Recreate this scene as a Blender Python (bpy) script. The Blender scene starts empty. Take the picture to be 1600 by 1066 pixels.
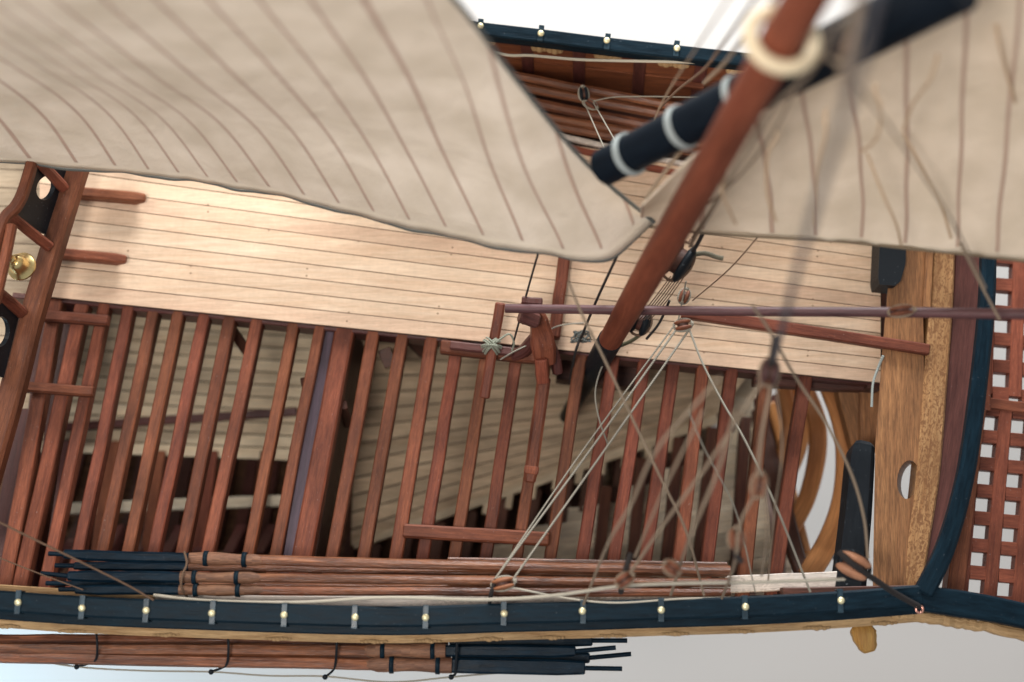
import bpy, bmesh, math, random
from mathutils import Vector, Matrix
random.seed(7)
S = bpy.context.scene
COL = S.collection
# ------------------------------------------------------------------ camera, world, lamps, exposure
D = 22.22; TH = math.radians(12.0); F = 2222.2
CAM = Vector((0, -D*math.sin(TH), D*math.cos(TH)))
cd = bpy.data.cameras.new('camera'); cam = bpy.data.objects.new('camera', cd); COL.objects.link(cam)
cam.location = CAM; cam.rotation_euler = (TH, 0, 0)
cd.sensor_width = 36; cd.lens = 50; cd.clip_start = 0.05; cd.clip_end = 500
cd.dof.use_dof = True; cd.dof.focus_distance = 21.0; cd.dof.aperture_fstop = 0.122
S.camera = cam
w = bpy.data.worlds.new('World'); S.world = w; w.use_nodes = True
bg = w.node_tree.nodes['Background']; bg.inputs[0].default_value = (0.90, 0.95, 1.0, 1); bg.inputs[1].default_value = 0.40
def area(name, loc, target, size, power, color, sy=None):
    l = bpy.data.lights.new(name, 'AREA'); l.energy = power; l.color = color; l.size = size
    if sy: l.shape = 'RECTANGLE'; l.size_y = sy
    o = bpy.data.objects.new(name, l); COL.objects.link(o); o.location = loc
    o.rotation_euler = (Vector(target)-Vector(loc)).to_track_quat('-Z', 'Y').to_euler()
    return o
area('window_light', (-15, 7, 17), (-2, 0, 0), 7, 1550, (1.0, 0.91, 0.82), 6)
area('room_light', (-6, -7, 27), (-1, -1, 0), 6, 4300, (1.0, 0.955, 0.90), 6)
area('background_light', (4, 30, 10), (4, 13, -12), 14, 21000, (0.95, 0.99, 1.0), 8)
low = area('blue_table_fill', (-24, -15, -4), (-15, -8, -11.5), 5, 1300, (0.38, 0.74, 1.0), 4); low.data.spread = math.radians(60)  # added fill lamp, no real window: tints the tabletop blue at lower left
S.view_settings.view_transform = 'Standard'; S.view_settings.look = 'None'
S.view_settings.exposure = 0.0; S.view_settings.gamma = 1.0; S.view_settings.use_curve_mapping = False
S.render.engine = 'CYCLES'
S.cycles.max_bounces = 7

# ------------------------------------------------------------------ helpers
def P(px, py, z):
    d = Vector(((px-800)/F, ((533-py)/F)*math.cos(TH)+math.sin(TH), ((533-py)/F)*math.sin(TH)-math.cos(TH)))
    return CAM + d*((z-CAM.z)/d.z)
def sc(z): return 0.01*(D*math.cos(TH)-z)/(D*math.cos(TH))      # world units per picture pixel at height z
WO = {}
def worldloc(o): return WO.get(o.name, Vector((0, 0, 0)))
def empty(name, loc, parent=None):
    o = bpy.data.objects.new(name, None); COL.objects.link(o); loc = Vector(loc)
    o.location = loc - (worldloc(parent) if parent else Vector((0, 0, 0)))
    if parent: o.parent = parent
    WO[o.name] = loc; o.empty_display_size = 0.2
    return o
def tag(o, label=None, cat=None, group=None, kind=None):
    if label: o['label'] = label
    if cat: o['category'] = cat
    if group: o['group'] = group
    if kind: o['kind'] = kind
    return o
class MB:
    def __init__(s): s.v = []; s.f = []; s.uv = []; s.m = []; s.sm = []
    def add(s, vs, fs, uvs, mi=0, smooth=False):
        b = len(s.v); s.v += [Vector(v) for v in vs]
        for f, u in zip(fs, uvs):
            s.f.append([i+b for i in f]); s.uv.append(u); s.m.append(mi); s.sm.append(smooth)
    def build(s, name, mats, parent=None, org=None):
        if not isinstance(mats, (list, tuple)): mats = [mats]
        if org is None:
            xs = [v.x for v in s.v]; ys = [v.y for v in s.v]; zs = [v.z for v in s.v]
            org = Vector(((min(xs)+max(xs))/2, (min(ys)+max(ys))/2, min(zs)))
        me = bpy.data.meshes.new(name)
        me.from_pydata([tuple(v-org) for v in s.v], [], s.f)
        ul = me.uv_layers.new(name='UVMap'); k = 0
        for fi, f in enumerate(s.f):
            for j in range(len(f)): ul.data[k].uv = s.uv[fi][j]; k += 1
        for m in mats: me.materials.append(m)
        for p, mi, smt in zip(me.polygons, s.m, s.sm): p.material_index = mi; p.use_smooth = smt
        me.update()
        o = bpy.data.objects.new(name, me); COL.objects.link(o)
        o.location = org - (worldloc(parent) if parent else Vector((0, 0, 0)))
        if parent: o.parent = parent
        WO[o.name] = org.copy()
        return o
def catmull(pts, n=8):
    pts = [Vector(p) for p in pts]
    if len(pts) < 3: return [pts[0].lerp(pts[-1], i/n) for i in range(n+1)]
    q = [pts[0]*2-pts[1]]+pts+[pts[-1]*2-pts[-2]]; out = []
    for i in range(1, len(q)-2):
        for j in range(n):
            t = j/n; a, b, c, d = q[i-1], q[i], q[i+1], q[i+2]
            out.append(0.5*((2*b)+(c-a)*t+(2*a-5*b+4*c-d)*t*t+(3*b-a-3*c+d)*t**3))
    out.append(pts[-1]); return out
def sweep_box(mb, pts, w, h, bev=0.014, up=Vector((0, 0, 1)), wob=0.0, mi=0):
    """rectangular section, pts run along the middle of its top face"""
    pts = [Vector(p) for p in pts]; n = len(pts)
    ws = w if isinstance(w, (list, tuple)) else [w]*n
    hs = h if isinstance(h, (list, tuple)) else [h]*n
    L = 0; rings = []; ul = random.uniform(0, 50)
    for i, p in enumerate(pts):
        t = (pts[min(i+1, n-1)]-pts[max(i-1, 0)]).normalized()
        s = t.cross(up).normalized(); u = s.cross(t).normalized()
        a = ws[i]/2; H = hs[i]; b = min(bev, a*0.45, H*0.45)
        prof = [(-a+b, 0), (a-b, 0), (a, -b), (a, -H+b), (a-b, -H), (-a+b, -H), (-a, -H+b), (-a, -b)]
        if i: L += (p-pts[i-1]).length
        o = Vector((random.gauss(0, wob), random.gauss(0, wob), random.gauss(0, wob))) if wob else Vector()
        per = 0; us = []; last = None
        for (x, y) in prof+[prof[0]]:
            if last: per += math.hypot(x-last[0], y-last[1])
            us.append(per); last = (x, y)
        # small end round-off
        k = 1.0
        rings.append(([p+o+s*x*k+u*y for x, y in prof], L, us))
    # shrink the ends a little so their edges catch light
    def shrink(ring, t):
        c = sum(ring, Vector())/8
        return [c+(v-c)*(1-min(0.3, bev/max(0.02, (ring[0]-ring[4]).length)*1.2))+t for v in ring]
    t0 = (pts[0]-pts[1]).normalized()*bev; t1 = (pts[-1]-pts[-2]).normalized()*bev
    R = [(shrink(rings[0][0], t0*0.6), -bev, rings[0][2])]+rings+[(shrink(rings[-1][0], t1*0.6), L+bev, rings[-1][2])]
    vs = []; fs = []; uv = []
    for r in R: vs += r[0]
    for i in range(len(R)-1):
        for j in range(8):
            k = (j+1) % 8
            fs.append([i*8+j, i*8+k, (i+1)*8+k, (i+1)*8+j])
            uv.append([(ul+R[i][1], R[i][2][j]), (ul+R[i][1], R[i][2][j+1]), (ul+R[i+1][1], R[i+1][2][j+1]), (ul+R[i+1][1], R[i+1][2][j])])
    fs.append(list(range(7, -1, -1))); uv.append([(ul+0.02*j, 3+0.1*j) for j in range(8)])
    e = (len(R)-1)*8; fs.append([e+j for j in range(8)]); uv.append([(ul+0.02*j, 4+0.1*j) for j in range(8)])
    mb.add(vs, fs, uv, mi)
def tube(mb, pts, r, seg=10, mi=0, sy=1.0, cap=True, smooth=True):
    pts = [Vector(p) for p in pts]; n = len(pts)
    rs = r if isinstance(r, (list, tuple)) else [r]*n
    t = (pts[1]-pts[0]).normalized(); a = t.orthogonal().normalized()
    if abs(t.z) < 0.9: a = t.cross(Vector((0, 0, 1))).normalized()
    vs = []; L = 0; Ls = []; ul = random.uniform(0, 50)
    for i, p in enumerate(pts):
        t2 = (pts[min(i+1, n-1)]-pts[max(i-1, 0)]).normalized()
        a = (a-t2*a.dot(t2)).normalized(); b = t2.cross(a)
        if i: L += (p-pts[i-1]).length
        Ls.append(L)
        for j in range(seg):
            an = 2*math.pi*j/seg
            vs.append(p+a*math.cos(an)*rs[i]+b*math.sin(an)*rs[i]*sy)
    fs = []; uv = []
    for i in range(n-1):
        for j in range(seg):
            k = (j+1) % seg; v0 = j/seg*6.283*rs[i]; v1 = (j+1)/seg*6.283*rs[i]
            fs.append([i*seg+j, i*seg+k, (i+1)*seg+k, (i+1)*seg+j])
            uv.append([(ul+Ls[i], v0), (ul+Ls[i], v1), (ul+Ls[i+1], v1), (ul+Ls[i+1], v0)])
    mb.add(vs, fs, uv, mi, smooth)
    if cap:
        mb.add(vs[:seg], [list(range(seg-1, -1, -1))], [[(0, 0)]*seg], mi)
        mb.add(vs[-seg:], [list(range(seg))], [[(0, 0)]*seg], mi)
def ellipsoid(mb, c, ax, seg=20, rings=12, mi=0):
    """ax: three half-axis vectors"""
    vs = []; fs = []; uv = []
    for i in range(rings+1):
        ph = math.pi*i/rings
        for j in range(seg):
            th = 2*math.pi*j/seg
            vs.append(Vector(c)+ax[0]*math.cos(ph)+ax[1]*math.sin(ph)*math.cos(th)+ax[2]*math.sin(ph)*math.sin(th))
    for i in range(rings):
        for j in range(seg):
            k = (j+1) % seg
            fs.append([i*seg+j, i*seg+k, (i+1)*seg+k, (i+1)*seg+j]); q = 0.3
            uv.append([(i*q, j*.1), (i*q, (j+1)*.1), (i*q+q, (j+1)*.1), (i*q+q, j*.1)])
    mb.add(vs, fs, uv, mi, True)
def bar(name, A, B, wpx, h, mat, parent, bev=0.014, wob=0.003, n=6, wpx2=None):
    """straight squared timber; A, B = (px, py, z) of the middle of its top face"""
    a = P(*A); b = P(*B); pts = [a.lerp(b, i/n) for i in range(n+1)]
    w0 = wpx*sc(A[2]); w1 = (wpx2 or wpx)*sc(B[2])
    m = MB(); sweep_box(m, pts, [w0+(w1-w0)*i/n for i in range(n+1)], h, bev, wob=wob)
    return m.build(name, mat, parent)
def cbar(name, L, wpx, h, mat, parent, bev=0.014, n=8, wob=0.0):
    pts = catmull([P(*p) for p in L], n); k = len(pts)
    if isinstance(wpx, (list, tuple)):
        ws = []
        for i in range(k):
            t = i/(k-1)*(len(wpx)-1); j = min(int(t), len(wpx)-2); ws.append((wpx[j]+(wpx[j+1]-wpx[j])*(t-j))*sc(L[0][2]))
    else: ws = wpx*sc(L[0][2])
    m = MB(); sweep_box(m, pts, ws, h, bev, wob=wob); return m.build(name, mat, parent)
def plate(name, outline, holes, thick, mapf, mat, parent, udir=(0, 1)):
    """flat board with real holes; outline and holes in board coordinates, mapf takes (x, y, depth) to the world"""
    cu = bpy.data.curves.new('c', 'CURVE'); cu.dimensions = '2D'; cu.fill_mode = 'BOTH'; cu.extrude = thick/2
    for poly in [outline]+holes:
        sp = cu.splines.new('POLY'); sp.points.add(len(poly)-1); sp.use_cyclic_u = True
        for p, q in zip(sp.points, poly): p.co = (q[0], q[1], 0, 1)
    o = bpy.data.objects.new('c', cu); COL.objects.link(o); dg = bpy.context.evaluated_depsgraph_get(); dg.update()
    me = bpy.data.meshes.new_from_object(o.evaluated_get(dg)); bpy.data.objects.remove(o); m = MB()
    ur = random.uniform(0, 40)
    vs = [v.co.copy() for v in me.vertices]
    for p in me.polygons:
        m.add([mapf(vs[i].x, vs[i].y, vs[i].z) for i in p.vertices], [list(range(len(p.vertices)))],
              [[(ur+vs[i].x*udir[0]+vs[i].y*udir[1], vs[i].x*udir[1]-vs[i].y*udir[0]+vs[i].z) for i in p.vertices]])
    ob = m.build(name, mat, parent)
    bm = bmesh.new(); bm.from_mesh(ob.data); bmesh.ops.remove_doubles(bm, verts=bm.verts, dist=1e-5)
    bmesh.ops.recalc_face_normals(bm, faces=bm.faces); bm.to_mesh(ob.data); bm.free()
    return ob
def ell(cx, cy, rx, ry, n=28, rot=0):
    c, s = math.cos(rot), math.sin(rot)
    return [(cx+rx*math.cos(a)*c-ry*math.sin(a)*s, cy+rx*math.cos(a)*s+ry*math.sin(a)*c) for a in [2*math.pi*i/n for i in range(n)]]

# ------------------------------------------------------------------ materials
def nmat(name):
    m = bpy.data.materials.new(name); m.use_nodes = True; nt = m.node_tree
    return m, nt, nt.nodes['Principled BSDF']
def lin(r, g, b): return tuple(((c/255)/12.92 if c/255 <= 0.04045 else ((c/255+0.055)/1.055)**2.4) for c in (r, g, b))
def wood(name, c1, c2, rough=0.45, grain=1.0, bump=0.25, spec=0.4, vary=0.25, dust=0.0, pore=0.5, coat=0.0, mott=None, stain=0.35):
    m, nt, bs = nmat(name); N = nt.nodes; K = nt.links
    uv = N.new('ShaderNodeUVMap'); oi = N.new('ShaderNodeObjectInfo')
    cmb = N.new('ShaderNodeCombineXYZ'); mul = N.new('ShaderNodeMath'); mul.operation = 'MULTIPLY'; mul.inputs[1].default_value = 37
    K.new(oi.outputs['Random'], mul.inputs[0]); K.new(mul.outputs[0], cmb.inputs[2])
    add = N.new('ShaderNodeVectorMath'); add.operation = 'ADD'; K.new(uv.outputs[0], add.inputs[0]); K.new(cmb.outputs[0], add.inputs[1])
    def noise(su, sv, det=4, ro=0.6, dist=0.0):
        mp = N.new('ShaderNodeMapping'); mp.inputs['Scale'].default_value = (su, sv, 1)
        K.new(add.outputs[0], mp.inputs[0]); n = N.new('ShaderNodeTexNoise'); n.inputs['Scale'].default_value = 1
        n.inputs['Detail'].default_value = det; n.inputs['Roughness'].default_value = ro; n.inputs['Distortion'].default_value = dist
        K.new(mp.outputs[0], n.inputs['Vector']); return n
    n1 = noise(0.9*grain, 13*grain, 5, 0.6, 0.6); n2 = noise(5*grain, 60*grain, 3, 0.65); n3 = noise(0.7, 1.6, 4, 0.55)
    r1 = N.new('ShaderNodeValToRGB'); r1.color_ramp.elements[0].position = 0.32; r1.color_ramp.elements[1].position = 0.70
    r1.color_ramp.elements[0].color = (*c2, 1); r1.color_ramp.elements[1].color = (*c1, 1); K.new(n1.outputs[0], r1.inputs[0])
    col = r1.outputs[0]
    def mixm(col, fac_out, lo, hi, fr=(0.3, 0.7)):
        mr = N.new('ShaderNodeMapRange'); mr.inputs[1].default_value = fr[0]; mr.inputs[2].default_value = fr[1]
        mr.inputs[3].default_value = lo; mr.inputs[4].default_value = hi; K.new(fac_out, mr.inputs[0])
        mx = N.new('ShaderNodeVectorMath'); mx.operation = 'SCALE'; K.new(col, mx.inputs[0]); K.new(mr.outputs[0], mx.inputs['Scale']); return mx.outputs[0]
    col = mixm(col, n2.outputs[0], 1-pore*0.5, 1+pore*0.25)
    col = mixm(col, n3.outputs[0], 1-stain*0.7, 1+stain*0.5)
    col = mixm(col, oi.outputs['Random'], 1-vary, 1+vary, (0, 1))
    hs = N.new('ShaderNodeHueSaturation'); hm = N.new('ShaderNodeMapRange'); m7 = N.new('ShaderNodeMath'); m7.operation = 'FRACT'; K.new(mul.outputs[0], m7.inputs[0])
    K.new(m7.outputs[0], hm.inputs[0]); hm.inputs[3].default_value = 0.5-0.012*vary; hm.inputs[4].default_value = 0.5+0.035*vary; K.new(hm.outputs[0], hs.inputs['Hue']); K.new(col, hs.inputs['Color']); col = hs.outputs[0]
    if mott:
        n5 = noise(9, 16, 3, 0.7, 1.5); mr = N.new('ShaderNodeMapRange'); mr.inputs[1].default_value = 0.48; mr.inputs[2].default_value = 0.56
        K.new(n5.outputs[0], mr.inputs[0]); mx = N.new('ShaderNodeMix'); mx.data_type = 'RGBA'; mx.inputs[7].default_value = (*mott, 1)
        K.new(mr.outputs[0], mx.inputs[0]); K.new(col, mx.inputs[6]); col = mx.outputs[2]
    if dust:
        n4 = noise(38, 38, 2, 0.6); mr = N.new('ShaderNodeMapRange'); mr.inputs[1].default_value = 0.70; mr.inputs[2].default_value = 0.80
        mr.inputs[4].default_value = dust; K.new(n4.outputs[0], mr.inputs[0])
        mx = N.new('ShaderNodeMix'); mx.data_type = 'RGBA'; mx.inputs[7].default_value = (0.55, 0.5, 0.47, 1)
        K.new(mr.outputs[0], mx.inputs[0]); K.new(col, mx.inputs[6]); col = mx.outputs[2]
    K.new(col, bs.inputs['Base Color']); bs.inputs['Roughness'].default_value = rough
    bs.inputs['Specular IOR Level'].default_value = spec; bs.inputs['Coat Weight'].default_value = coat; bs.inputs['Coat Roughness'].default_value = 0.3
    rr = N.new('ShaderNodeMapRange'); rr.inputs[3].default_value = max(0.05, rough-0.1); rr.inputs[4].default_value = min(1, rough+0.14)
    K.new(n1.outputs[0], rr.inputs[0]); K.new(rr.outputs[0], bs.inputs['Roughness'])
    ad = N.new('ShaderNodeMath'); ad.operation = 'ADD'; K.new(n1.outputs[0], ad.inputs[0]); K.new(n2.outputs[0], ad.inputs[1])
    bp = N.new('ShaderNodeBump'); bp.inputs['Strength'].default_value = bump; bp.inputs['Distance'].default_value = 0.02
    K.new(ad.outputs[0], bp.inputs['Height']); K.new(bp.outputs[0], bs.inputs['Normal'])
    return m
RED = wood('pear_wood', lin(137, 77, 55), lin(104, 55, 41), 0.52, spec=0.22, dust=0.6, vary=0.26, pore=0.7, stain=0.7, grain=1.7, bump=0.15)
RED2 = wood('dark_red_wood', lin(100, 56, 50), lin(74, 40, 37), 0.4, dust=0.25, vary=0.12)
PURP = wood('purple_brown_wood', lin(112, 72, 72), lin(78, 48, 50), 0.5, vary=0.1)
SLATE = wood('slate_stained_wood', lin(84, 66, 78), lin(58, 44, 54), 0.5, vary=0.05)
DARKW = wood('walnut_wood', lin(100, 60, 48), lin(66, 40, 32), 0.55, vary=0.2)
MAST = wood('mast_wood', lin(138, 76, 54), lin(112, 58, 42), 0.6, spec=0.2, grain=0.7, bump=0.1, vary=0.0)
ORANGE = wood('cedar_wood', lin(222, 156, 98), lin(182, 118, 70), 0.4, grain=0.4, vary=0.12)
TAN = wood('cherry_wood', lin(166, 116, 74), lin(122, 80, 50), 0.45, grain=1.0, vary=0.05, pore=0.9, stain=0.3)
MOTT = wood('figured_wood', lin(178, 136, 92), lin(148, 104, 66), 0.45, grain=1.0, vary=0.03, mott=lin(124, 84, 52))
BEIGE = wood('lime_wood', lin(248, 234, 210), lin(224, 202, 172), 0.6, grain=0.8, vary=0.12, pore=0.6, bump=0.15, stain=0.5)
DECKW = wood('maple_wood', lin(228, 200, 172), lin(213, 179, 149), 0.6, spec=0.22, grain=1.1, vary=0.0, pore=0.25, bump=0.12, stain=0.16)
DECKW2 = wood('maple_wood_pink', lin(224, 193, 165), lin(209, 174, 147), 0.6, spec=0.22, grain=1.3, vary=0.0, pore=0.28, bump=0.12, stain=0.2)
DECKW3 = wood('maple_wood_light', lin(231, 205, 178), lin(217, 186, 156), 0.6, spec=0.22, grain=0.9, vary=0.0, pore=0.25, bump=0.12, stain=0.16)
OARW = wood('oar_wood', lin(150, 94, 64), lin(84, 48, 36), 0.3, grain=1.0, bump=0.4, spec=0.5, vary=0.12, pore=0.9, stain=0.6)
SLEEVE = wood('sleeve_wood', lin(152, 108, 82), lin(102, 66, 50), 0.45, grain=1.3, bump=0.6, vary=0.12, pore=0.9)
WHITEW = wood('pale_margin_wood', lin(220, 210, 200), lin(176, 158, 146), 0.6, grain=0.8, mott=lin(214, 200, 188), vary=0.05)
CARV = wood('carved_boxwood', lin(208, 172, 126), lin(168, 128, 84), 0.5, grain=1.5, bump=0.8, vary=0.05)
PEG = wood('peg_boxwood', lin(186, 144, 74), lin(150, 104, 48), 0.5, vary=0.0)
def curl(m):
    nt = m.node_tree; N = nt.nodes; K = nt.links; bs = N['Principled BSDF']; uv = N['UV Map'] if 'UV Map' in N else [n for n in N if n.type == 'UVMAP'][0]
    mp = N.new('ShaderNodeMapping'); mp.inputs['Scale'].default_value = (17, 5, 1); K.new(uv.outputs[0], mp.inputs[0])
    n = N.new('ShaderNodeTexNoise'); n.inputs['Scale'].default_value = 1; n.inputs['Detail'].default_value = 3; n.inputs['Distortion'].default_value = 0.8; K.new(mp.outputs[0], n.inputs['Vector'])
    mr = N.new('ShaderNodeMapRange'); mr.inputs[1].default_value = 0.3; mr.inputs[2].default_value = 0.7; mr.inputs[3].default_value = 0.965; mr.inputs[4].default_value = 1.03; K.new(n.outputs[0], mr.inputs[0])
    src = bs.inputs['Base Color'].links[0].from_socket; sx = N.new('ShaderNodeVectorMath'); sx.operation = 'SCALE'
    K.new(src, sx.inputs[0]); K.new(mr.outputs[0], sx.inputs['Scale']); K.new(sx.outputs[0], bs.inputs['Base Color'])
for m_ in (DECKW, DECKW2, DECKW3): curl(m_)
def paint(name, c, rough=0.35, c2=None, bump=0.15, dust=0.0, spec=0.5):
    m, nt, bs = nmat(name); N = nt.nodes; K = nt.links
    tc = N.new('ShaderNodeUVMap'); mp = N.new('ShaderNodeMapping'); mp.inputs['Scale'].default_value = (2.2, 14, 1); K.new(tc.outputs[0], mp.inputs[0])
    n = N.new('ShaderNodeTexNoise'); n.inputs['Scale'].default_value = 1.0; n.inputs['Detail'].default_value = 6; n.inputs['Roughness'].default_value = 0.65; K.new(mp.outputs[0], n.inputs['Vector'])
    r = N.new('ShaderNodeValToRGB'); r.color_ramp.elements[0].position = 0.35; r.color_ramp.elements[1].position = 0.75
    r.color_ramp.elements[0].color = (*c, 1); r.color_ramp.elements[1].color = (*(c2 or c), 1); K.new(n.outputs[0], r.inputs[0]); col = r.outputs[0]
    if dust:
        g = N.new('ShaderNodeTexNoise'); g.inputs['Scale'].default_value = 22; g.inputs['Detail'].default_value = 2
        ob = N.new('ShaderNodeTexCoord'); K.new(ob.outputs['Object'], g.inputs['Vector'])
        mr = N.new('ShaderNodeMapRange'); mr.inputs[1].default_value = 0.70; mr.inputs[2].default_value = 0.76; mr.inputs[4].default_value = dust; K.new(g.outputs[0], mr.inputs[0])
        mx = N.new('ShaderNodeMix'); mx.data_type = 'RGBA'; mx.inputs[7].default_value = (0.3, 0.33, 0.36, 1)
        K.new(mr.outputs[0], mx.inputs[0]); K.new(col, mx.inputs[6]); col = mx.outputs[2]
    K.new(col, bs.inputs['Base Color']); rr = N.new('ShaderNodeMapRange'); rr.inputs[3].default_value = max(0.08, rough-0.12); rr.inputs[4].default_value = rough+0.2
    K.new(n.outputs[0], rr.inputs[0]); K.new(rr.outputs[0], bs.inputs['Roughness']); bs.inputs['Specular IOR Level'].default_value = spec
    b = N.new('ShaderNodeBump'); b.inputs['Strength'].default_value = bump; b.inputs['Distance'].default_value = 0.02
    K.new(n.outputs[0], b.inputs['Height']); K.new(b.outputs[0], bs.inputs['Normal']); return m
NAVY = paint('blue_black_paint', (0.003, 0.009, 0.015), 0.42, (0.007, 0.023, 0.037), dust=0.12, bump=0.45, spec=0.10)
BLACK = paint('black_paint', (0.010, 0.012, 0.015), 0.42, (0.014, 0.017, 0.021), dust=0.4, bump=0.3, spec=0.12)
BLADE = paint('black_gloss_paint', (0.002, 0.006, 0.011), 0.3, (0.006, 0.022, 0.040), dust=0.08, bump=0.5, spec=0.09)  # bluer second tone paints the blades' blue highlights into the colour
STRAP = paint('blued_metal', (0.010, 0.022, 0.032), 0.3, (0.03, 0.07, 0.10), spec=0.4)
m, nt, bs = nmat('brass'); BRASS = m
bs.inputs['Base Color'].default_value = (0.86, 0.66, 0.30, 1); bs.inputs['Metallic'].default_value = 1; bs.inputs['Roughness'].default_value = 0.32
m, nt, bs = nmat('pale_brass'); PBRASS = m
bs.inputs['Base Color'].default_value = (0.90, 0.80, 0.50, 1); bs.inputs['Metallic'].default_value = 0.7; bs.inputs['Roughness'].default_value = 0.45
m, nt, bs = nmat('copper'); COPPER = m
bs.inputs['Base Color'].default_value = (0.85, 0.42, 0.32, 1); bs.inputs['Metallic'].default_value = 1; bs.inputs['Roughness'].default_value = 0.3
def ropem(name, c, c2):
    m, nt, bs = nmat(name); N = nt.nodes; K = nt.links
    uv = N.new('ShaderNodeUVMap'); mp = N.new('ShaderNodeMapping'); mp.inputs['Rotation'].default_value = (0, 0, 0.7); K.new(uv.outputs[0], mp.inputs[0])
    wv = N.new('ShaderNodeTexWave'); wv.inputs['Scale'].default_value = 13; wv.inputs['Distortion'].default_value = 1.0; K.new(mp.outputs[0], wv.inputs['Vector'])
    mx = N.new('ShaderNodeMix'); mx.data_type = 'RGBA'; mx.inputs[6].default_value = (*c2, 1); mx.inputs[7].default_value = (*c, 1)
    K.new(wv.outputs['Fac'], mx.inputs[0]); K.new(mx.outputs[2], bs.inputs['Base Color']); bs.inputs['Roughness'].default_value = 0.85
    b = N.new('ShaderNodeBump'); b.inputs['Strength'].default_value = 0.7; b.inputs['Distance'].default_value = 0.01
    K.new(wv.outputs['Fac'], b.inputs['Height']); K.new(b.outputs[0], bs.inputs['Normal']); return m
ROPE = ropem('grey_cord', lin(176, 170, 156), lin(120, 112, 98))
ROPEW = ropem('white_cord', lin(214, 206, 190), lin(160, 150, 132))
ROPEB = ropem('brown_cord', lin(132, 104, 82), lin(84, 62, 48))
ROPED = ropem('dark_cord', lin(52, 44, 42), lin(24, 20, 20))
ROPET = ropem('taupe_cord', lin(168, 148, 126), lin(122, 102, 84))
def sailm(name, c, cs, wseam=0.045, tablev=0.026):
    m, nt, bs = nmat(name); N = nt.nodes; K = nt.links
    uv = N.new('ShaderNodeUVMap'); sp = N.new('ShaderNodeSeparateXYZ'); K.new(uv.outputs[0], sp.inputs[0])
    fr = N.new('ShaderNodeMath'); fr.operation = 'PINGPONG'; fr.inputs[1].default_value = 0.5; K.new(sp.outputs[0], fr.inputs[0])
    ma = N.new('ShaderNodeMapRange'); ma.inputs[1].default_value = wseam*0.6; ma.inputs[2].default_value = wseam; ma.inputs[3].default_value = 1; ma.inputs[4].default_value = 0; K.new(fr.outputs[0], ma.inputs[0])
    # seams stop at the doubled hem
    mg = N.new('ShaderNodeMapRange'); mg.inputs[1].default_value = tablev; mg.inputs[2].default_value = tablev*1.2; K.new(sp.outputs[1], mg.inputs[0])
    mm = N.new('ShaderNodeMath'); mm.operation = 'MULTIPLY'; K.new(ma.outputs[0], mm.inputs[0]); K.new(mg.outputs[0], mm.inputs[1])
    tc = N.new('ShaderNodeTexCoord'); n = N.new('ShaderNodeTexNoise'); n.inputs['Scale'].default_value = 1.4; n.inputs['Detail'].default_value = 6; K.new(tc.outputs['Object'], n.inputs['Vector'])
    r = N.new('ShaderNodeValToRGB'); r.color_ramp.elements[0].position = 0.35; r.color_ramp.elements[1].position = 0.68
    r.color_ramp.elements[0].color = (c[0]*0.86, c[1]*0.84, c[2]*0.80, 1); r.color_ramp.elements[1].color = (*c, 1); K.new(n.outputs[0], r.inputs[0])
    hl = N.new('ShaderNodeMapRange'); hl.inputs[1].default_value = tablev*0.75; hl.inputs[2].default_value = tablev; hl.inputs[3].default_value = 0.16; hl.inputs[4].default_value = 0; K.new(sp.outputs[1], hl.inputs[0])
    mh = N.new('ShaderNodeMix'); mh.data_type = 'RGBA'; mh.inputs[7].default_value = (c[0]*1.12, c[1]*1.14, c[2]*1.05, 1); K.new(hl.outputs[0], mh.inputs[0]); K.new(r.outputs[0], mh.inputs[6])
    mx = N.new('ShaderNodeMix'); mx.data_type = 'RGBA'; mx.inputs[7].default_value = (*cs, 1); K.new(mm.outputs[0], mx.inputs[0]); K.new(mh.outputs[2], mx.inputs[6])
    K.new(mx.outputs[2], bs.inputs['Base Color']); bs.inputs['Roughness'].default_value = 0.85; bs.inputs['Specular IOR Level'].default_value = 0.15
    wf = N.new('ShaderNodeTexNoise'); wf.inputs['Scale'].default_value = 28; wf.inputs['Detail'].default_value = 3; K.new(tc.outputs['Object'], wf.inputs['Vector'])
    b0 = N.new('ShaderNodeBump'); b0.inputs['Strength'].default_value = 0.18; b0.inputs['Distance'].default_value = 0.25
    fo = N.new('ShaderNodeTexNoise'); fo.inputs['Scale'].default_value = 1.1; fo.inputs['Detail'].default_value = 3; fo.inputs['Distortion'].default_value = 1.2; K.new(tc.outputs['Object'], fo.inputs['Vector']); K.new(fo.outputs[0], b0.inputs['Height'])
    b = N.new('ShaderNodeBump'); b.inputs['Strength'].default_value = 0.35; b.inputs['Distance'].default_value = 0.03; K.new(wf.outputs[0], b.inputs['Height']); K.new(b0.outputs[0], b.inputs['Normal'])
    b2 = N.new('ShaderNodeBump'); b2.inputs['Strength'].default_value = 0.5; b2.inputs['Distance'].default_value = 0.03; K.new(mm.outputs[0], b2.inputs['Height']); K.new(b.outputs[0], b2.inputs['Normal'])
    K.new(b2.outputs[0], bs.inputs['Normal'])
    tr = N.new('ShaderNodeBsdfTranslucent'); K.new(mx.outputs[2], tr.inputs[0]); ms = N.new('ShaderNodeMixShader'); ms.inputs[0].default_value = 0.22
    out = N['Material Output']; K.new(bs.outputs[0], ms.inputs[1]); K.new(tr.outputs[0], ms.inputs[2]); K.new(ms.outputs[0], out.inputs[0]); return m
SAIL = sailm('sail_cloth', lin(246, 233, 217), lin(206, 178, 160), 0.05)
SAIL2 = sailm('fore_sail_cloth', lin(244, 228, 208), lin(206, 178, 158), 0.05)
m, nt, bs = nmat('pale_tabletop'); TABLE = m
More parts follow.
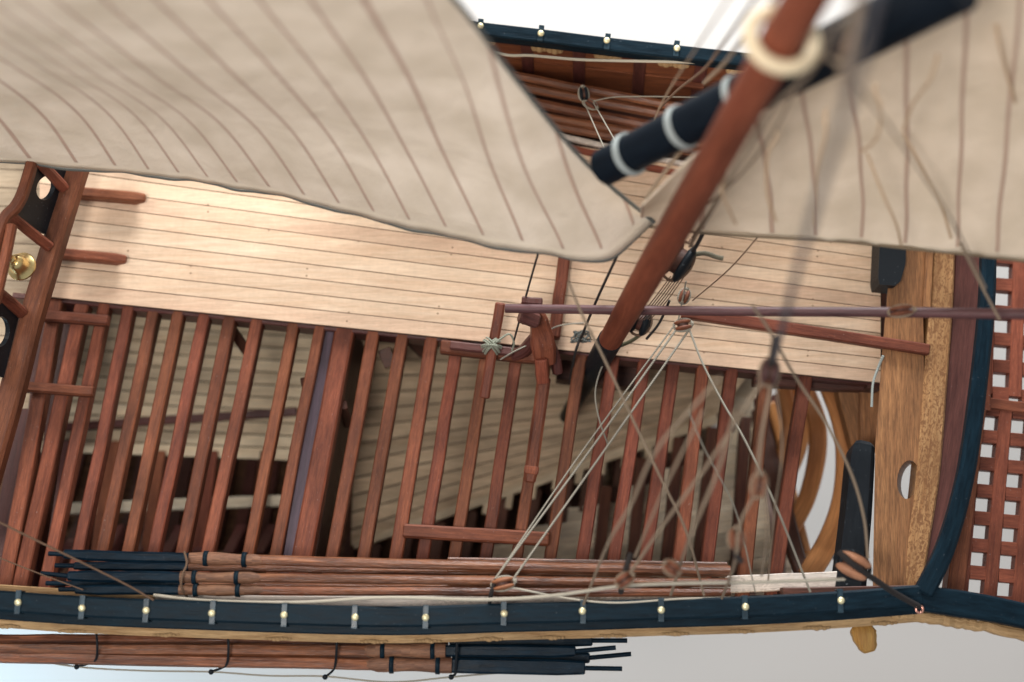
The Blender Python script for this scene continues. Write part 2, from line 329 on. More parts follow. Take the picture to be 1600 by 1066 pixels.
N = nt.nodes; n = N.new('ShaderNodeTexNoise'); n.inputs['Scale'].default_value = 0.12; n.inputs['Detail'].default_value = 2
r = N.new('ShaderNodeValToRGB'); r.color_ramp.elements[0].color = (0.43, 0.395, 0.37, 1); r.color_ramp.elements[1].color = (0.47, 0.435, 0.41, 1)
tc = N.new('ShaderNodeTexCoord'); nt.links.new(tc.outputs['Object'], n.inputs['Vector']); nt.links.new(n.outputs[0], r.inputs[0]); nt.links.new(r.outputs[0], bs.inputs['Base Color']); bs.inputs['Roughness'].default_value = 0.7

# ------------------------------------------------------------------ setting
t = MB(); z = -11.5; q = 90
t.add([(-q, -q, z), (q, -q, z), (q, q, z), (-q, q, z)], [[0, 1, 2, 3]], [[(0, 0), (1, 0), (1, 1), (0, 1)]])
tag(t.build('tabletop', TABLE), kind='structure')

# ------------------------------------------------------------------ ship hull
ship = tag(empty('ship_hull', P(800, 570, -6)), 'open framed wooden ship model hull with pale half deck and blue-black rails', 'ship model')
def edge_y(x): return 466+(x-75)*0.1015
# -- deck: planks laid over a dark caulk sheet
def seam(i, x):
    yl = 476-24.6*i; yr = 598-19.4*i
    return yl+(yr-yl)*(x-190)/1180.0
ZD = 0.12
mb = MB(); xl0, xr0 = 62, 1376
tops = []
for i in range(15):
    nseg = 12; cut = []
    mi = random.choice([0, 0, 1, 2]); ru = random.uniform(0, 60)
    for k in range(nseg):
        if k in cut: mi = random.choice([0, 1, 2]); ru = random.uniform(0, 60)
        xa = xl0+(xr0-xl0)*k/nseg; xb = xl0+(xr0-xl0)*(k+1)/nseg
        g = 0.65; gx = 0.9 if (k+1) in cut else 0
        A = P(xa, seam(i, xa)-g, ZD); B = P(xb-gx, seam(i, xb)-g, ZD); C = P(xb-gx, seam(i+1, xb)+g, ZD); Dd = P(xa, seam(i+1, xa)+g, ZD)
        dz = Vector((0, 0, random.uniform(-0.002, 0.002))); dn = Vector((0, 0, -0.03))
        e = 0.006
        def ins(p, sy): return p+Vector((0, sy*e, 0.003))+dz
        vs = [A+dn, B+dn, C+dn, Dd+dn, A, B, C, Dd, ins(A, 1), ins(B, 1), ins(C, -1), ins(Dd, -1)]
        fs = [[0, 1, 5, 4], [2, 3, 7, 6], [4, 5, 9, 8], [6, 7, 11, 10], [8, 9, 10, 11]]
        if k+1 in cut or k == nseg-1: fs.append([1, 2, 6, 5])
        uvs = [[(ru+vs[j].x, vs[j].y+i) for j in f] for f in fs]
        mb.add(vs, fs, uvs, mi)
# caulk / under-sheet with thickness
A, B, C, Dd = [P(x, y, ZD-0.02) for x, y in ((xl0, seam(0, xl0)-0.4), (xr0, seam(0, xr0)-0.4), (xr0, seam(15, xr0)), (xl0, seam(15, xl0)))]
dn = Vector((0, 0, -0.09))
mb.add([A, B, C, Dd, A+dn, B+dn, C+dn, Dd+dn], [[0, 1, 2, 3], [4, 7, 6, 5], [0, 4, 5, 1], [1, 5, 6, 2], [2, 6, 7, 3], [3, 7, 4, 0]], [[(0, 0)]*4]*6, 3)
# treenail heads
for (x, y) in [(325, 320), (325, 331), (298, 416), (298, 427), (545, 488), (542, 502), (686, 479), (684, 490), (707, 387), (705, 398), (1278, 392), (1277, 401), (1270, 468), (1270, 478), (1263, 548), (1262, 556), (1114, 468), (1114, 476), (1128, 387), (1100, 551), (1298, 379), (480, 420), (479, 431), (560, 377), (200, 392), (420, 360), (980, 551)]:
    c = P(x, y, ZD+0.006); n = 10
    mb.add([c+Vector((math.cos(a)*0.014, math.sin(a)*0.014, 0)) for a in [6.283*j/n for j in range(n)]], [list(range(n))], [[(0, 0)]*n], 4)
m_, nt_, bs_ = nmat('dark_caulk'); CAULK = m_; bs_.inputs['Base Color'].default_value = (0.06, 0.032, 0.022, 1); bs_.inputs['Roughness'].default_value = 0.8
mb.build('deck', [DECKW, DECKW2, DECKW3, CAULK, wood('treenail_wood', lin(150, 118, 92), lin(120, 92, 70), vary=0)], ship)
# -- carling under the deck edge
bar('carling', (20, edge_y(20)+1, -0.005), (1374, edge_y(1374)+1, -0.005), 9, 0.5, RED2, ship, n=14)
bar('deck_transom', (1382, 372, -0.02), (1366, 606, -0.02), 22, 0.3, DARKW, ship)
bar('deck_transom', (1200, 618, -2.9), (1216, 706, -3.0), 46, 0.1, RED2, ship)
# -- deck beams
BEAMS = [(88, 14, 22), (127, 40, 22), (163, 78, 18), (201, 120, 18), (240, 156, 18), (278, 197, 18), (318, 237, 18), (358, 282, 19), (402, 322, 19), (457, 386, 17), (500, 429, 17),
         (584, 518, 19), (628, 567, 19), (674, 618, 20), (714, 660, 19), (762, 710, 19), (810, 759, 19), (855, 808, 18), (908, 860, 19), (960, 910, 19), (1007, 960, 19), (1053, 1010, 19), (1100, 1062, 19), (1145, 1107, 19), (1199, 1168, 19), (1259, 1217, 20)]
for tx, bx, wd in BEAMS:
    ty = edge_y(tx)-14; sl = (bx-tx)/(870-edge_y(tx)); by = 934
    bar('deck_beam', (tx-sl*14+random.uniform(-1, 1), ty, 0+random.uniform(-.01, .01)), (bx+sl*(by-870), by, 0.0), wd, 0.26, RED, ship, bev=0.02)
bar('deck_beam', (70, edge_y(70), -0.5), (-14, 934, -0.5), 30, 0.3, RED2, ship)
bar('deck_beam', (112, edge_y(112), -0.6), (40, 934, -0.6), 22, 0.3, RED2, ship)
o = bar('deck_beam', (541, edge_y(541)-14, 0.0), (459, 934, 0.0), 30, 0.34, RED, ship, bev=0.03); o['label'] = 'wide deck beam above the dark bulkhead'
o = bar('deck_beam', (517, edge_y(517)-14, -0.12), (440, 934, -0.12), 18, 0.34, SLATE, ship, bev=0.01); o['label'] = 'slate stained deck beam'
# -- rails
NR = [(-90, 932), (0, 938), (130, 947), (330, 955), (550, 962), (665, 962), (787, 958), (911, 955), (1033, 951), (1164, 947), (1313, 939), (1440, 929)]
ZR = 1.4
near_rail = cbar('cap_rail', [(x, y+1, ZR) for x, y in NR], 31, 0.2, NAVY, ship, bev=0.03, n=5)
cbar('wale', [(x, y+21, ZR-0.16) for x, y in NR], 17, 0.22, NAVY, ship, bev=0.02, n=5)
mo = MB(); pts = catmull([P(x, y+33, ZR-0.34) for x, y in NR], 5); sweep_box(mo, pts, 0.17, 0.2, 0.05)
for s in range(14):                                           # carved scrolls of the moulding
    f = (s+0.4)/14*(len(pts)-1); i = int(f); p = pts[i].lerp(pts[min(i+1, len(pts)-1)], f-i)
    for k in range(-3, 4):
        r = 0.040-0.006*abs(k)+random.uniform(0, .010)
        c = p+Vector((k*0.055, -0.055-0.015*random.random(), 0.0)); ellipsoid(mo, c, [Vector((r*1.2, 0, 0)), Vector((0, r*.8, 0)), Vector((0, 0, r*0.7))], 8, 6)
mo.build('carved_moulding', CARV, ship)
NAILS = [(28, 942), (128, 950), (228, 955), (332, 958), (444, 962), (554, 965), (665, 965), (787, 960), (911, 957), (1033, 954), (1164, 950), (1313, 940)]
def strap_nail(rail, x, y, z, length, nr, nx=None, lo=0.5, hmul=1.0):
    s = MB(); c = P(x, y, z+0.012); hw = length/2
    nrm = Vector((0.02, 1, 0)).normalized() if nr else Vector((0.12, 1, 0)).normalized()
    sweep_box(s, [c-nrm*hw*1.02+Vector((0, 0, -0.16)), c-nrm*hw*1.0, c+nrm*hw*1.0, c+nrm*hw*1.02+Vector((0, 0, -0.16))], 0.095, 0.022, 0.006, up=Vector((0, 0.05, 1)) )
    # flat strap over the rail top and down both sides
    s2 = MB(); w2 = 0.05
    prof = [(-hw-0.012, -0.17), (-hw-0.012, 0.012), (hw+0.012, 0.012), (hw+0.012, -0.17)]; side = Vector((nrm.y, -nrm.x, 0))
    for a, b in zip(prof[:-1], prof[1:]):
        pa = c+nrm*a[0]+Vector((0, 0, a[1])); pb = c+nrm*b[0]+Vector((0, 0, b[1]))
        dd = (pb-pa).normalized(); up2 = side.cross(dd)
        if up2.z < 0 and abs(dd.z) < 0.5: up2 = -up2
        sweep_box(s2, [pa, pb], 0.082, 0.02, 0.005, up=up2)
    s2.build('strap', STRAP, rail)
    n = MB(); cc = c+Vector((random.uniform(-.012, .012), random.uniform(-.012, .012), 0.012)); ellipsoid(n, cc, [Vector((0, 0, 0.035)), Vector((0.052, 0, 0)), Vector((0, 0.052, 0))], 16, 8)
    n.build('nail', PBRASS, rail)
for x, y in NAILS: strap_nail(near_rail, x, y-1, ZR, 0.30, True)
FR = [(560, 20), (650, 31), (750, 44), (845, 55), (949, 68), (1057, 80), (1165, 92), (1300, 107), (1430, 120), (1520, 150)]
far_rail = cbar('cap_rail', [(x, y, 1.55) for x, y in FR], 23, 0.24, NAVY, ship, bev=0.02, n=4)
for x, y in [(660, 32), (750, 43), (845, 53), (949, 66), (1057, 77)]: strap_nail(far_rail, x, y-1, 1.55, 0.225, False)
# far bulwark: planked wall, frames, carved openings under the rail
def far_pt(x, z):   # point on inner face of far bulwark
    y = None
    for (x0, y0), (x1, y1) in zip(FR[:-1], FR[1:]):
        if x0 <= x <= x1: y = y0+(y1-y0)*(x-x0)/(x1-x0)
    p = P(x, y, 1.55); return Vector((p.x, p.y-0.06+0.10*(z-1.3), z))
fb = MB()
xs = [570+i*10 for i in range(94)]
gaps = [(738, 772), (832, 880), (932, 972), (1032, 1080), (1140, 1185)]
def in_gap(x): return any(a <= x <= b for a, b in gaps)
for r, (z0, z1) in enumerate([(1.26, 1.36), (0.78, 1.24), (0.32, 0.765), (-0.12, 0.305), (-0.6, -0.135)]):
    for a, b in zip(xs[:-1], xs[1:]):
        if r == 0 and in_gap((a+b)/2): continue
        A, B = far_pt(a, z0), far_pt(b, z0); C, E = far_pt(b, z1), far_pt(a, z1); th = Vector((0, 0.12, 0)); off = Vector((0, 0.01*(r % 2), 0))
        vs = [v+off for v in (A, B, C, E, A+th, B+th, C+th, E+th)]
        fs = [[0, 1, 2, 3], [4, 7, 6, 5], [3, 2, 6, 7], [0, 4, 5, 1], [1, 5, 6, 2], [0, 3, 7, 4]]
        fb.add(vs, fs, [[(vs[j].x, vs[j].z*1.0+r*3+vs[j].y) for j in f] for f in fs])
fb.build('bulwark', wood('bulwark_wood', lin(142, 84, 54), lin(98, 54, 36), 0.5, vary=0), ship)
for a, b in gaps:
    g = MB(); n = 6
    for i in range(n):
        x = a+(b-a)*(i+0.5)/n; c = far_pt(x, 1.27); rr = 0.055+0.012*math.sin(i*2.1)
        ellipsoid(g, c+Vector((0, -0.02, 0)), [Vector((rr*1.1, 0, 0)), Vector((0, rr*1.3, 0)), Vector((0, 0, rr))], 10, 8)
    g.build('carved_scroll', CARV, ship)
for x in [748, 823, 906, 1003, 1100]:
    a = far_pt(x, 1.3)+Vector((0, -0.02, 0)); b = far_pt(x+2, -0.3)+Vector((0.05, -0.05, 0)); m = MB()
    sweep_box(m, [a, a.lerp(b, .5), b], 0.19, 0.16, 0.015, up=Vector((0, -1, 0.1))); m.build('bulwark_frame', RED2, ship)
# near bulwark and lower hull shell
def rail_y(x):
    for (x0, y0), (x1, y1) in zip(NR[:-1], NR[1:]):
        if x0 <= x <= x1: return y0+(y1-y0)*(x-x0)/(x1-x0)
    return NR[-1][1]
SEC = [(0.0, 1.2), (0.005, 0.5), (0.01, -0.2), (0.02, -0.9), (0.05, -1.7), (0.11, -2.6), (0.2, -3.4), (0.32, -4.1), (0.48, -4.7), (0.66, -5.15), (0.84, -5.4), (1.0, -5.5)]
def hull_pt(x, j, off=0.0):
    f, z = SEC[j]; p = P(x, rail_y(x)+2, ZR); p.x += max(0, (x-1080)/180)*0.75*min(1, max(0, -z)/4); ry = p.y+0.02; ky = -0.15-0.1035*p.x
    bow = max(0, (p.x-3.2)/3.6)
    z = z if z > 0 else z*(1-0.35*bow)
    f2, z2 = SEC[min(j+1, len(SEC)-1)]; f1, z1 = SEC[max(j-1, 0)]
    tv = Vector((0, (f2-f1)*(ky-ry), z2-z1)).normalized(); nr = Vector((0, -tv.z, tv.y))
    return Vector((p.x, ry+(ky-ry)*f, z))+nr*off
def shell(name, xs, mat, seams=5):
    m = MB()
    for a, b in zip(xs[:-1], xs[1:]):
        for j in range(len(SEC)-1):
            for q in range(2):
                t0, t1 = q/2, (q+1)/2-0.04
                A = hull_pt(a, j).lerp(hull_pt(a, j+1), t0); B = hull_pt(b, j).lerp(hull_pt(b, j+1), t0)
                C = hull_pt(b, j).lerp(hull_pt(b, j+1), t1); E = hull_pt(a, j).lerp(hull_pt(a, j+1), t1)
                m.add([A, B, C, E], [[0, 1, 2, 3]], [[(v.x+j*3.3, v.y-v.z+j*2+q) for v in (A, B, C, E)]])
            # backing
            A, B, C, E = hull_pt(a, j, -0.05), hull_pt(b, j, -0.05), hull_pt(b, j+1, -0.05), hull_pt(a, j+1, -0.05)
            m.add([A, B, C, E], [[0, 1, 2, 3]], [[(0, 0)]*4], 1)
    return m.build(name, [mat, CAULK], ship)
shell('hull_planking', [-320+i*40 for i in range(31)], wood('hold_planking', lin(132, 96, 70), lin(84, 56, 42), 0.6, vary=0))
shell('hull_planking', [880+i*21.2 for i in range(19)], BEIGE)
FRAMEW = wood('frame_wood', lin(112, 72, 58), lin(78, 48, 40), 0.55, vary=0.2)
def nails():
    m = MB()
    for (x, j, t) in [(1010, 8, .3), (1105, 8, .1), (1060, 9, .2), (980, 9, .6), (1150, 9, .0), (1085, 7, .3), (930, 8, .9), (1130, 10, .1), (1030, 10, .4), (1190, 8, .4), (1200, 9, .5)]:
        c = hull_pt(x, j, 0.02).lerp(hull_pt(x, j+1, 0.02), t); ellipsoid(m, c, [Vector((0.035, 0.02, 0.02)), Vector((0, 0.045, 0.02)), Vector((0, 0, 0.03))], 8, 6)
    m.build('nail', BLACK, ship)
nails()
def far_shell():
    m = MB()
    for a, b in zip(range(-320, 1236, 40), range(-280, 1276, 40)):
        def hp(x, j):
            p = hull_pt(x, j); ky = -0.15-0.1035*p.x; return Vector((p.x, 2*ky-p.y, p.z))
        for j in range(2, len(SEC)-1):
            A, B, C, E = hp(a, j), hp(b, j), hp(b, j+1), hp(a, j+1)
            m.add([A, B, C, E], [[0, 1, 2, 3]], [[(v.x+j, v.z+v.y) for v in (A, B, C, E)]])
    m.build('hull_planking', BEIGE, ship)
far_shell()
for i in range(-5, 28):                                            # frames of the hold
    x = 30+i*45
    m = MB(); sweep_box(m, [hull_pt(x, j, 0.02) for j in range(1, len(SEC))], 0.19, 0.20, 0.012, up=Vector((1, 0, 0)))
    vs = []
    m = MB(); pts = [hull_pt(x, j, 0.14) for j in range(1, len(SEC))]
    # build with section width along x
    for j in range(len(pts)-1):
        a, b = pts[j], pts[j+1]; inn = (hull_pt(x, j+1, 0.0)-a); inn2 = (hull_pt(x, j+2 if j+2 < len(SEC) else j+1, 0.0)-b)
        hx = Vector((0.10, 0, 0)); vs = [a-hx, a+hx, b+hx, b-hx, a-hx+inn, a+hx+inn, b+hx+inn2, b-hx+inn2]
        fs = [[0, 1, 2, 3], [0, 3, 7, 4], [1, 5, 6, 2]]
        m.add(vs, fs, [[(vs[k].y*1.0-vs[k].z, vs[k].x+(0.3 if k > 3 else 0)) for k in f] for f in fs])
    m.build('frame', FRAMEW if x > 560 else RED2, ship)
for (x0_, y0_, x1_, y1_) in ((1062, 684, 1040, 895), (1114, 668, 1090, 895), (1166, 652, 1150, 895), (1004, 716, 986, 895), (948, 760, 934, 895)):
    bar('frame', (x0_, y0_, -2.6), (x1_, y1_, -2.0), 17, 0.2, wood('bow_frame_wood', lin(118, 74, 56), lin(84, 50, 40), 0.55, vary=0.1) if x0_ == 1062 else bpy.data.materials['bow_frame_wood'], ship, n=3)
# -- lower decks
def planked(name, quad, z, n, mat, gap=0.9, thick=0.12, notch=0):
    """quad px corners: left-top, right-top, right-bottom, left-bottom"""
    m = MB(); lt, rt, rb, lb = quad
    for i in range(n):
        f0, f1 = i/n, (i+1)/n-0.13*gap/n
        def q(s, f):
            a = (lt[0]+(lb[0]-lt[0])*f, lt[1]+(lb[1]-lt[1])*f); b = (rt[0]+(rb[0]-rt[0])*f, rt[1]+(rb[1]-rt[1])*f)
            return P(a[0]+(b[0]-a[0])*s, a[1]+(b[1]-a[1])*s, z)
        ru = random.uniform(0, 30); K = 6
        for k in range(K):
            A, B, C, E = q(k/K, f0), q((k+1)/K, f0), q((k+1)/K, f1), q(k/K, f1); dn = Vector((0, 0, -thick))
            vs = [E, C, B, A, E+dn, C+dn, B+dn, A+dn]; fs = [[0, 1, 2, 3], [0, 4, 5, 1], [2, 6, 7, 3]]
            if k == K-1: fs.append([1, 5, 6, 2])
            m.add(vs, fs, [[(ru+vs[j].x, vs[j].y*1.3+vs[j].z+i*2) for j in f] for f in fs])
    cs = [P(x, y, z-0.03) for x, y in (lb, rb, rt, lt)]; m.add(cs, [[0, 1, 2, 3]], [[(0, 0)]*4], 1)
    return m.build(name, [mat, CAULK], ship)
LD = wood('lower_deck_wood', lin(242, 222, 190), lin(222, 196, 160), 0.6, grain=0.8, vary=0.0, pore=0.5, bump=0.15, stain=0.35)
planked('lower_deck', ((20, 440), (500, 470), (478, 722), (20, 706)), -3.0, 13, LD)
planked('lower_deck', ((560, 480), (1190, 560), (1116, 652), (548, 856)), -3.15, 14, wood('lower_deck_dull_wood', lin(228, 202, 168), lin(204, 174, 140), 0.6, grain=0.8, vary=0.0, bump=0.15, stain=0.4), gap=0.8)
# toothed margin plank along the diagonal lower deck edge
mg = MB(); a = P(552, 852, -3.08); b = P(1120, 655, -3.08); sweep_box(mg, [a.lerp(b, i/8) for i in range(9)], 0.15, 0.12, 0.01)
dirv = (b-a).normalized(); nv = Vector((dirv.y, -dirv.x, 0))
for i in range(11):
    c = a+(b-a)*(0.30+i*0.064); d = Vector((-0.14, -1, 0)).normalized()
    sweep_box(mg, [c-d*0.02+Vector((0, 0, -.004)), c+d*(0.26+0.05*random.random())+Vector((0, 0, -.004))], 0.12, 0.11, 0.01)
mg.build('margin_plank', LD, ship)
FLOORW = wood('floor_wood', lin(124, 84, 68), lin(88, 58, 46), 0.55, vary=0.25)
# footwaling frames below the margin plank
for i in range(11):
    x = 575+i*50; y = 852-(x-552)*0.347
    bar('floor_timber', (x+6, y+6, -3.35), (x-6, y+78, -3.2), 30, 0.3, FLOORW, ship, n=3)
for i in range(10):                                             # bow ceiling planks between the floor timbers
    y0 = 672+i*22; xl = min(1150, 552+(922-y0)/0.347-75)
    bar('ceiling_plank', (1180+i*3, y0-12, -2.95+0.10*i), (xl, y0-12+(1180-xl)*0.12, -3.5+0.04*i), 22, 0.08, BEIGE, ship, n=4, bev=0.006)
bar('stringer', (50, 670, -2.85), (462, 643, -2.85), 13, 0.15, RED2, ship)
o = bar('stringer', (50, 797, -3.3), (470, 781, -3.3), 17, 0.16, BEIGE, ship)
for x, w_ in ((178, 26), (95, 30), (330, 20), (250, 16), (415, 16)):
    bar('pillar_board', (x, 690 if x < 200 else 705, -2.9), (x-26, 884, -2.3), w_, 0.12, RED2 if x == 95 else RED, ship, n=4)
for i in range(8):
    bar('hold_knee', (90+i*48, 820, -3.4), (68+i*48, 862, -2.2), 16, 0.2, RED2, ship, n=3)
# bulkhead below the wide beam and its neighbours
bk = MB(); a = P(551, edge_y(551)-10, 0); b = P(482, 905, 0)
for q in range(4):
    z1, z0 = -0.36-q*0.7, -0.36-(q+1)*0.7+0.015; th = Vector((-0.1, 0, 0))
    vs = [Vector((a.x, a.y, z0)), Vector((b.x, b.y, z0)), Vector((b.x, b.y, z1)), Vector((a.x, a.y, z1))]; vs += [v+th for v in vs]
    fs = [[0, 1, 2, 3], [7, 6, 5, 4], [3, 2, 6, 7], [0, 4, 5, 1]]
    bk.add(vs, fs, [[(vs[j].y, vs[j].z+q*2) for j in f] for f in fs])
bk.build('bulkhead', DARKW, ship)
bar('pillar', (600, 545, -0.3), (602, 548, -3.0), 20, 0.3, DARKW, ship, n=2)
for (x0, y0, x1, y1) in ((362, 515, 392, 560), (640, 528, 668, 556), (478, 600, 496, 650), (536, 640, 548, 668)):
    bar('knee', (x0, y0, -0.3), (x1, y1, -1.1), 15, 0.14, DARKW, ship, n=3)
bar('mast_partner', (872, 570, -1.1), (1000, 584, -1.1), 46, 0.4, DARKW, ship)
# -- bars laid on the beams
bar('batten', (632, 829, 0.22), (856, 842, 0.22), 21, 0.215, RED, ship, bev=0.03)
bar('batten', (66, 492, 0.2), (166, 500, 0.2), 17, 0.19, RED, ship, bev=0.03)
bar('batten', (36, 603, 0.2), (142, 611, 0.2), 16, 0.19, RED, ship, bev=0.03)
def stub(x0, y0, x1, y1, w_):
    a, b = P(x0, y0, 0.36), P(x1, y1, 0.36); d = (b-a).normalized(); m = MB(); ww = w_*sc(.36)
    sweep_box(m, [a, a.lerp(b, .5), b-d*0.16, b], [ww, ww, ww, ww*0.8], [0.23, 0.23, 0.23, 0.12], 0.03); m.build('timberhead', RED, ship)
stub(100, 297, 224, 308, 17); stub(80, 393, 194, 404, 16)
# -- bow cross timber with hawse hole, figured strip, red plank
def pm(z):
    return lambda x, y, d: P(x, -y, z)+Vector((0, 0, d))
plate('cross_timber', [(1388, -370), (1458, -370), (1448, -560), (1436, -700), (1424, -860), (1420, -932), (1358, -932), (1362, -700), (1374, -540), (1384, -430)],
      [ell(1413, -752, 17, 30, rot=-0.12), [(1436, -495), (1450, -495), (1447, -568), (1438, -592)]], 0.42, lambda x, y, d: P(x, -y, 0.42)+Vector((-(d-0.21)*0.41, 0, d)), TAN, ship)
for ob in [bpy.data.objects['cross_timber']]:
    for l in ob.data.uv_layers[0].data: l.uv = (l.uv[0]*0.01, l.uv[1]*0.01)
cbar('figured_strip', [(1477, 372, 0.66), (1472, 470, 0.66), (1462, 600, 0.66), (1451, 740, 0.66), (1436, 850, 0.66), (1428, 925, 0.66)], [34, 36, 37, 36, 32, 24], 0.4, MOTT, ship, bev=0.03)
bar('seam_strip', (1454, 380, 0.70), (1449, 480, 0.70), 12, 0.4, TAN, ship)
cbar('waterway_plank', [(1514, 372, 0.58), (1510, 470, 0.58), (1498, 600, 0.58), (1480, 740, 0.58), (1460, 850, 0.58), (1446, 925, 0.58)], [42, 42, 40, 36, 30, 24], 0.3, RED2, ship, bev=0.02)
cbar('bow_rail', [(1548, 360, 1.5), (1545, 470, 1.5), (1532, 600, 1.5), (1512, 740, 1.48), (1482, 850, 1.45), (1447, 926, 1.42)], [23, 24, 25, 26, 28, 30], 0.22, NAVY, ship, bev=0.05)
cbar('cap_rail', [(1438, 934, 1.39), (1500, 943, 1.38), (1560, 953, 1.36), (1660, 975, 1.3)], [38, 40, 38, 36], 0.3, NAVY, ship, bev=0.03)
cbar('carved_moulding', [(1400, 962, 1.14), (1438, 964, 1.12), (1500, 973, 1.1), (1560, 984, 1.1), (1660, 1008, 1.1)], 16, 0.2, CARV, ship, bev=0.05, wob=0.012)
m = MB(); tube(m, catmull([P(1436, 952, 1.46)+Vector((math.cos(a)*.05, math.sin(a)*.05, 0.02)) for a in [i*.9 for i in range(8)]], 4), 0.018); m.build('eye_bolt', COPPER, ship)
# black timberheads
plate('black_timberhead', [(1369, -370), (1410, -370), (1408, -420), (1400, -446), (1392, -453), (1368, -451), (1366, -440)], [], 0.5, lambda x, y, d: P(x, -y, 0.55)+Vector((0, 0, d)), BLACK, ship)
o = cbar('black_timberhead', [(1353, 694, 0.62), (1350, 720, 0.66), (1344, 800, 0.66), (1338, 860, 0.66), (1332, 922, 0.66)], [32, 37, 40, 42, 46], 0.6, BLACK, ship, bev=0.12)
bar('margin_plank', (1136, 914, 0.5), (1310, 906, 0.5), 26, 0.1, WHITEW, ship)
cbar('margin_plank', [(190, 934, 0.85), (400, 941, 0.85), (700, 941, 0.85), (900, 936, 0.85), (1140, 926, 0.85)], 20, 0.1, WHITEW, ship)
cbar('inner_moulding', [(-60, 917, 0.9), (100, 927, 0.9), (240, 936, 0.9)], 14, 0.1, CARV, ship)
bar('bulwark', (1225, 930, 0.75), (1450, 926, 0.75), 22, 0.5, DARKW, ship)
# cant frames of the bow
def rib(L, w_, h, mat): cbar('cant_frame', L, w_, h, mat, ship, bev=0.03, n=6)
rib([(1186, 640, -2.6), (1196, 690, -2.5), (1214, 755, -2.1), (1238, 843, -1.4), (1262, 912, -0.5)], [22, 28, 30, 26, 20], 0.14, DARKW)
rib([(1226, 608, -2.0), (1236, 660, -2.3), (1226, 705, -2.4), (1210, 750, -2.5)], [22, 26, 22, 16], 0.14, ORANGE)
rib([(1262, 606, -1.6), (1277, 655, -2.0), (1278, 710, -2.1), (1262, 778, -2.0), (1232, 840, -1.7)], [22, 28, 28, 26, 22], 0.14, ORANGE)
rib([(1292, 600, -1.1), (1314, 655, -1.4), (1323, 710, -1.5), (1319, 778, -1.4), (1299, 840, -1.1), (1264, 900, -0.7)], [22, 27, 31, 33, 34, 32], 0.14, ORANGE)
rib([(1206, 630, -2.7), (1222, 690, -2.8), (1232, 745, -2.6), (1246, 800, -2.2), (1262, 862, -1.5)], [14, 16, 16, 14, 12], 0.12, ORANGE)
rib([(1244, 604, -2.2), (1258, 655, -2.5), (1252, 705, -2.6), (1228, 765, -2.7)], [16, 18, 16, 12], 0.12, ORANGE)
bar('stem_plank', (1324, 598, -0.5), (1350, 700, -0.7), 36, 0.3, TAN, ship)
bar('stem_plank', (1360, 598, -0.45), (1362, 705, -0.5), 34, 0.3, TAN, ship)
bar('deck_transom', (1180, 592, -0.25), (1372, 602, -0.25), 18, 0.3, DARKW, ship)
# grating of the head
def grating(name, x0, y0, cols, rows, dx, dy, sk):
    m = MB(); z = 0.1
    X = lambda c, yy: x0+c*dx-sk*(yy-y0)
    for c in range(cols+1):
        ya = y0-dy*0.55; yb = y0+dy*(rows-0.45)
        sweep_box(m, [P(X(c-0.5, ya), ya+c*5, z), P(X(c-0.5, (ya+yb)/2), (ya+yb)/2+c*5, z), P(X(c-0.5, yb), yb+c*5, z)], 0.20, 0.22, 0.012)
    for r in range(rows+1):
        yy = y0+(r-0.5)*dy
        for c in range(cols):
            xa = X(c-0.5, yy)+10.8; xb = X(c+0.5, yy)-10.8
            sweep_box(m, [P(xa, yy+c*5+2, z-0.012), P(xb, yy+c*5+4, z-0.012)], 0.205, 0.2, 0.008)
    return m.build(name, RED, ship)
grating('grating', 1548, 658, 3, 7, 45, 42.5, 0.085)
grating('grating', 1571, 378, 2, 6, 46, 42.5, 0.03)
bar('grating_coaming', (1546, 630, 0.12), (1660, 642, 0.12), 17, 0.3, RED, ship)
bar('grating_coaming', (1543, 388, 0.14), (1536, 640, 0.14), 24, 0.3, RED, ship)
bar('grating_coaming', (1528, 640, 0.16), (1492, 930, 0.16), 26, 0.3, RED, ship)
# -- stern rail with black ported panels (left edge of the picture)
cbar('rail_beam', [(136, 200, 1.1), (107, 290, 1.1), (73, 400, 1.1), (43, 500, 1.1), (17, 600, 1.1), (-12, 700, 1.1), (-56, 850, 1.1)], [32, 32, 33, 34, 36, 38, 38], 0.3, RED, ship, bev=0.05)
TOPR = cbar('stern_rail', [(62, 200, 2.3), (36, 290, 2.3), (22, 320, 2.3), (2, 345, 2.3), (-18, 420, 2.3), (-45, 520, 2.3)], 17, 0.16, RED, ship, bev=0.03)
def panel(b0, b1, t0, t1, hc):
    A, B, Tt0, Tt1 = P(*b0), P(*b1), P(*t0), P(*t1)
    n = (B-A).cross(Tt0-A).normalized()
    return plate('port_panel', [(0, 0), (1, 0), (1, 1), (0, 1)], [ell(*hc)], 0.07, lambda x, y, d: A.lerp(B, x).lerp(Tt0.lerp(Tt1, x), y)+n*d, BLACK, ship)
panel((110, 235, 1.1), (68, 366, 1.1), (58, 228, 2.2), (17, 338, 2.2), (0.50, 0.42, 0.15, 0.26))
panel((30, 478, 1.1), (2, 590, 1.1), (-18, 450, 2.2), (-52, 570, 2.2), (0.45, 0.42, 0.2, 0.28))
for A_, B_ in (((80, 388, 1.15), (20, 340, 2.2)), ((102, 298, 1.15), (64, 258, 2.2)), ((38, 494, 1.15), (-12, 452, 2.2))):
    bar('stanchion', A_, B_, 17, 0.15, RED, ship, bev=0.03, n=3)
cbar('stern_rail', [(16, 350, 2.3), (6, 400, 2.35), (-10, 470, 2.4)], 15, 0.14, RED, ship, bev=0.03)
planked('after_deck', ((-120, 200), (92, 212), (44, 640), (-160, 640)), -0.5, 15, wood('after_deck_wood', lin(196, 176, 150), lin(172, 150, 124), 0.6, vary=0), gap=0.4)
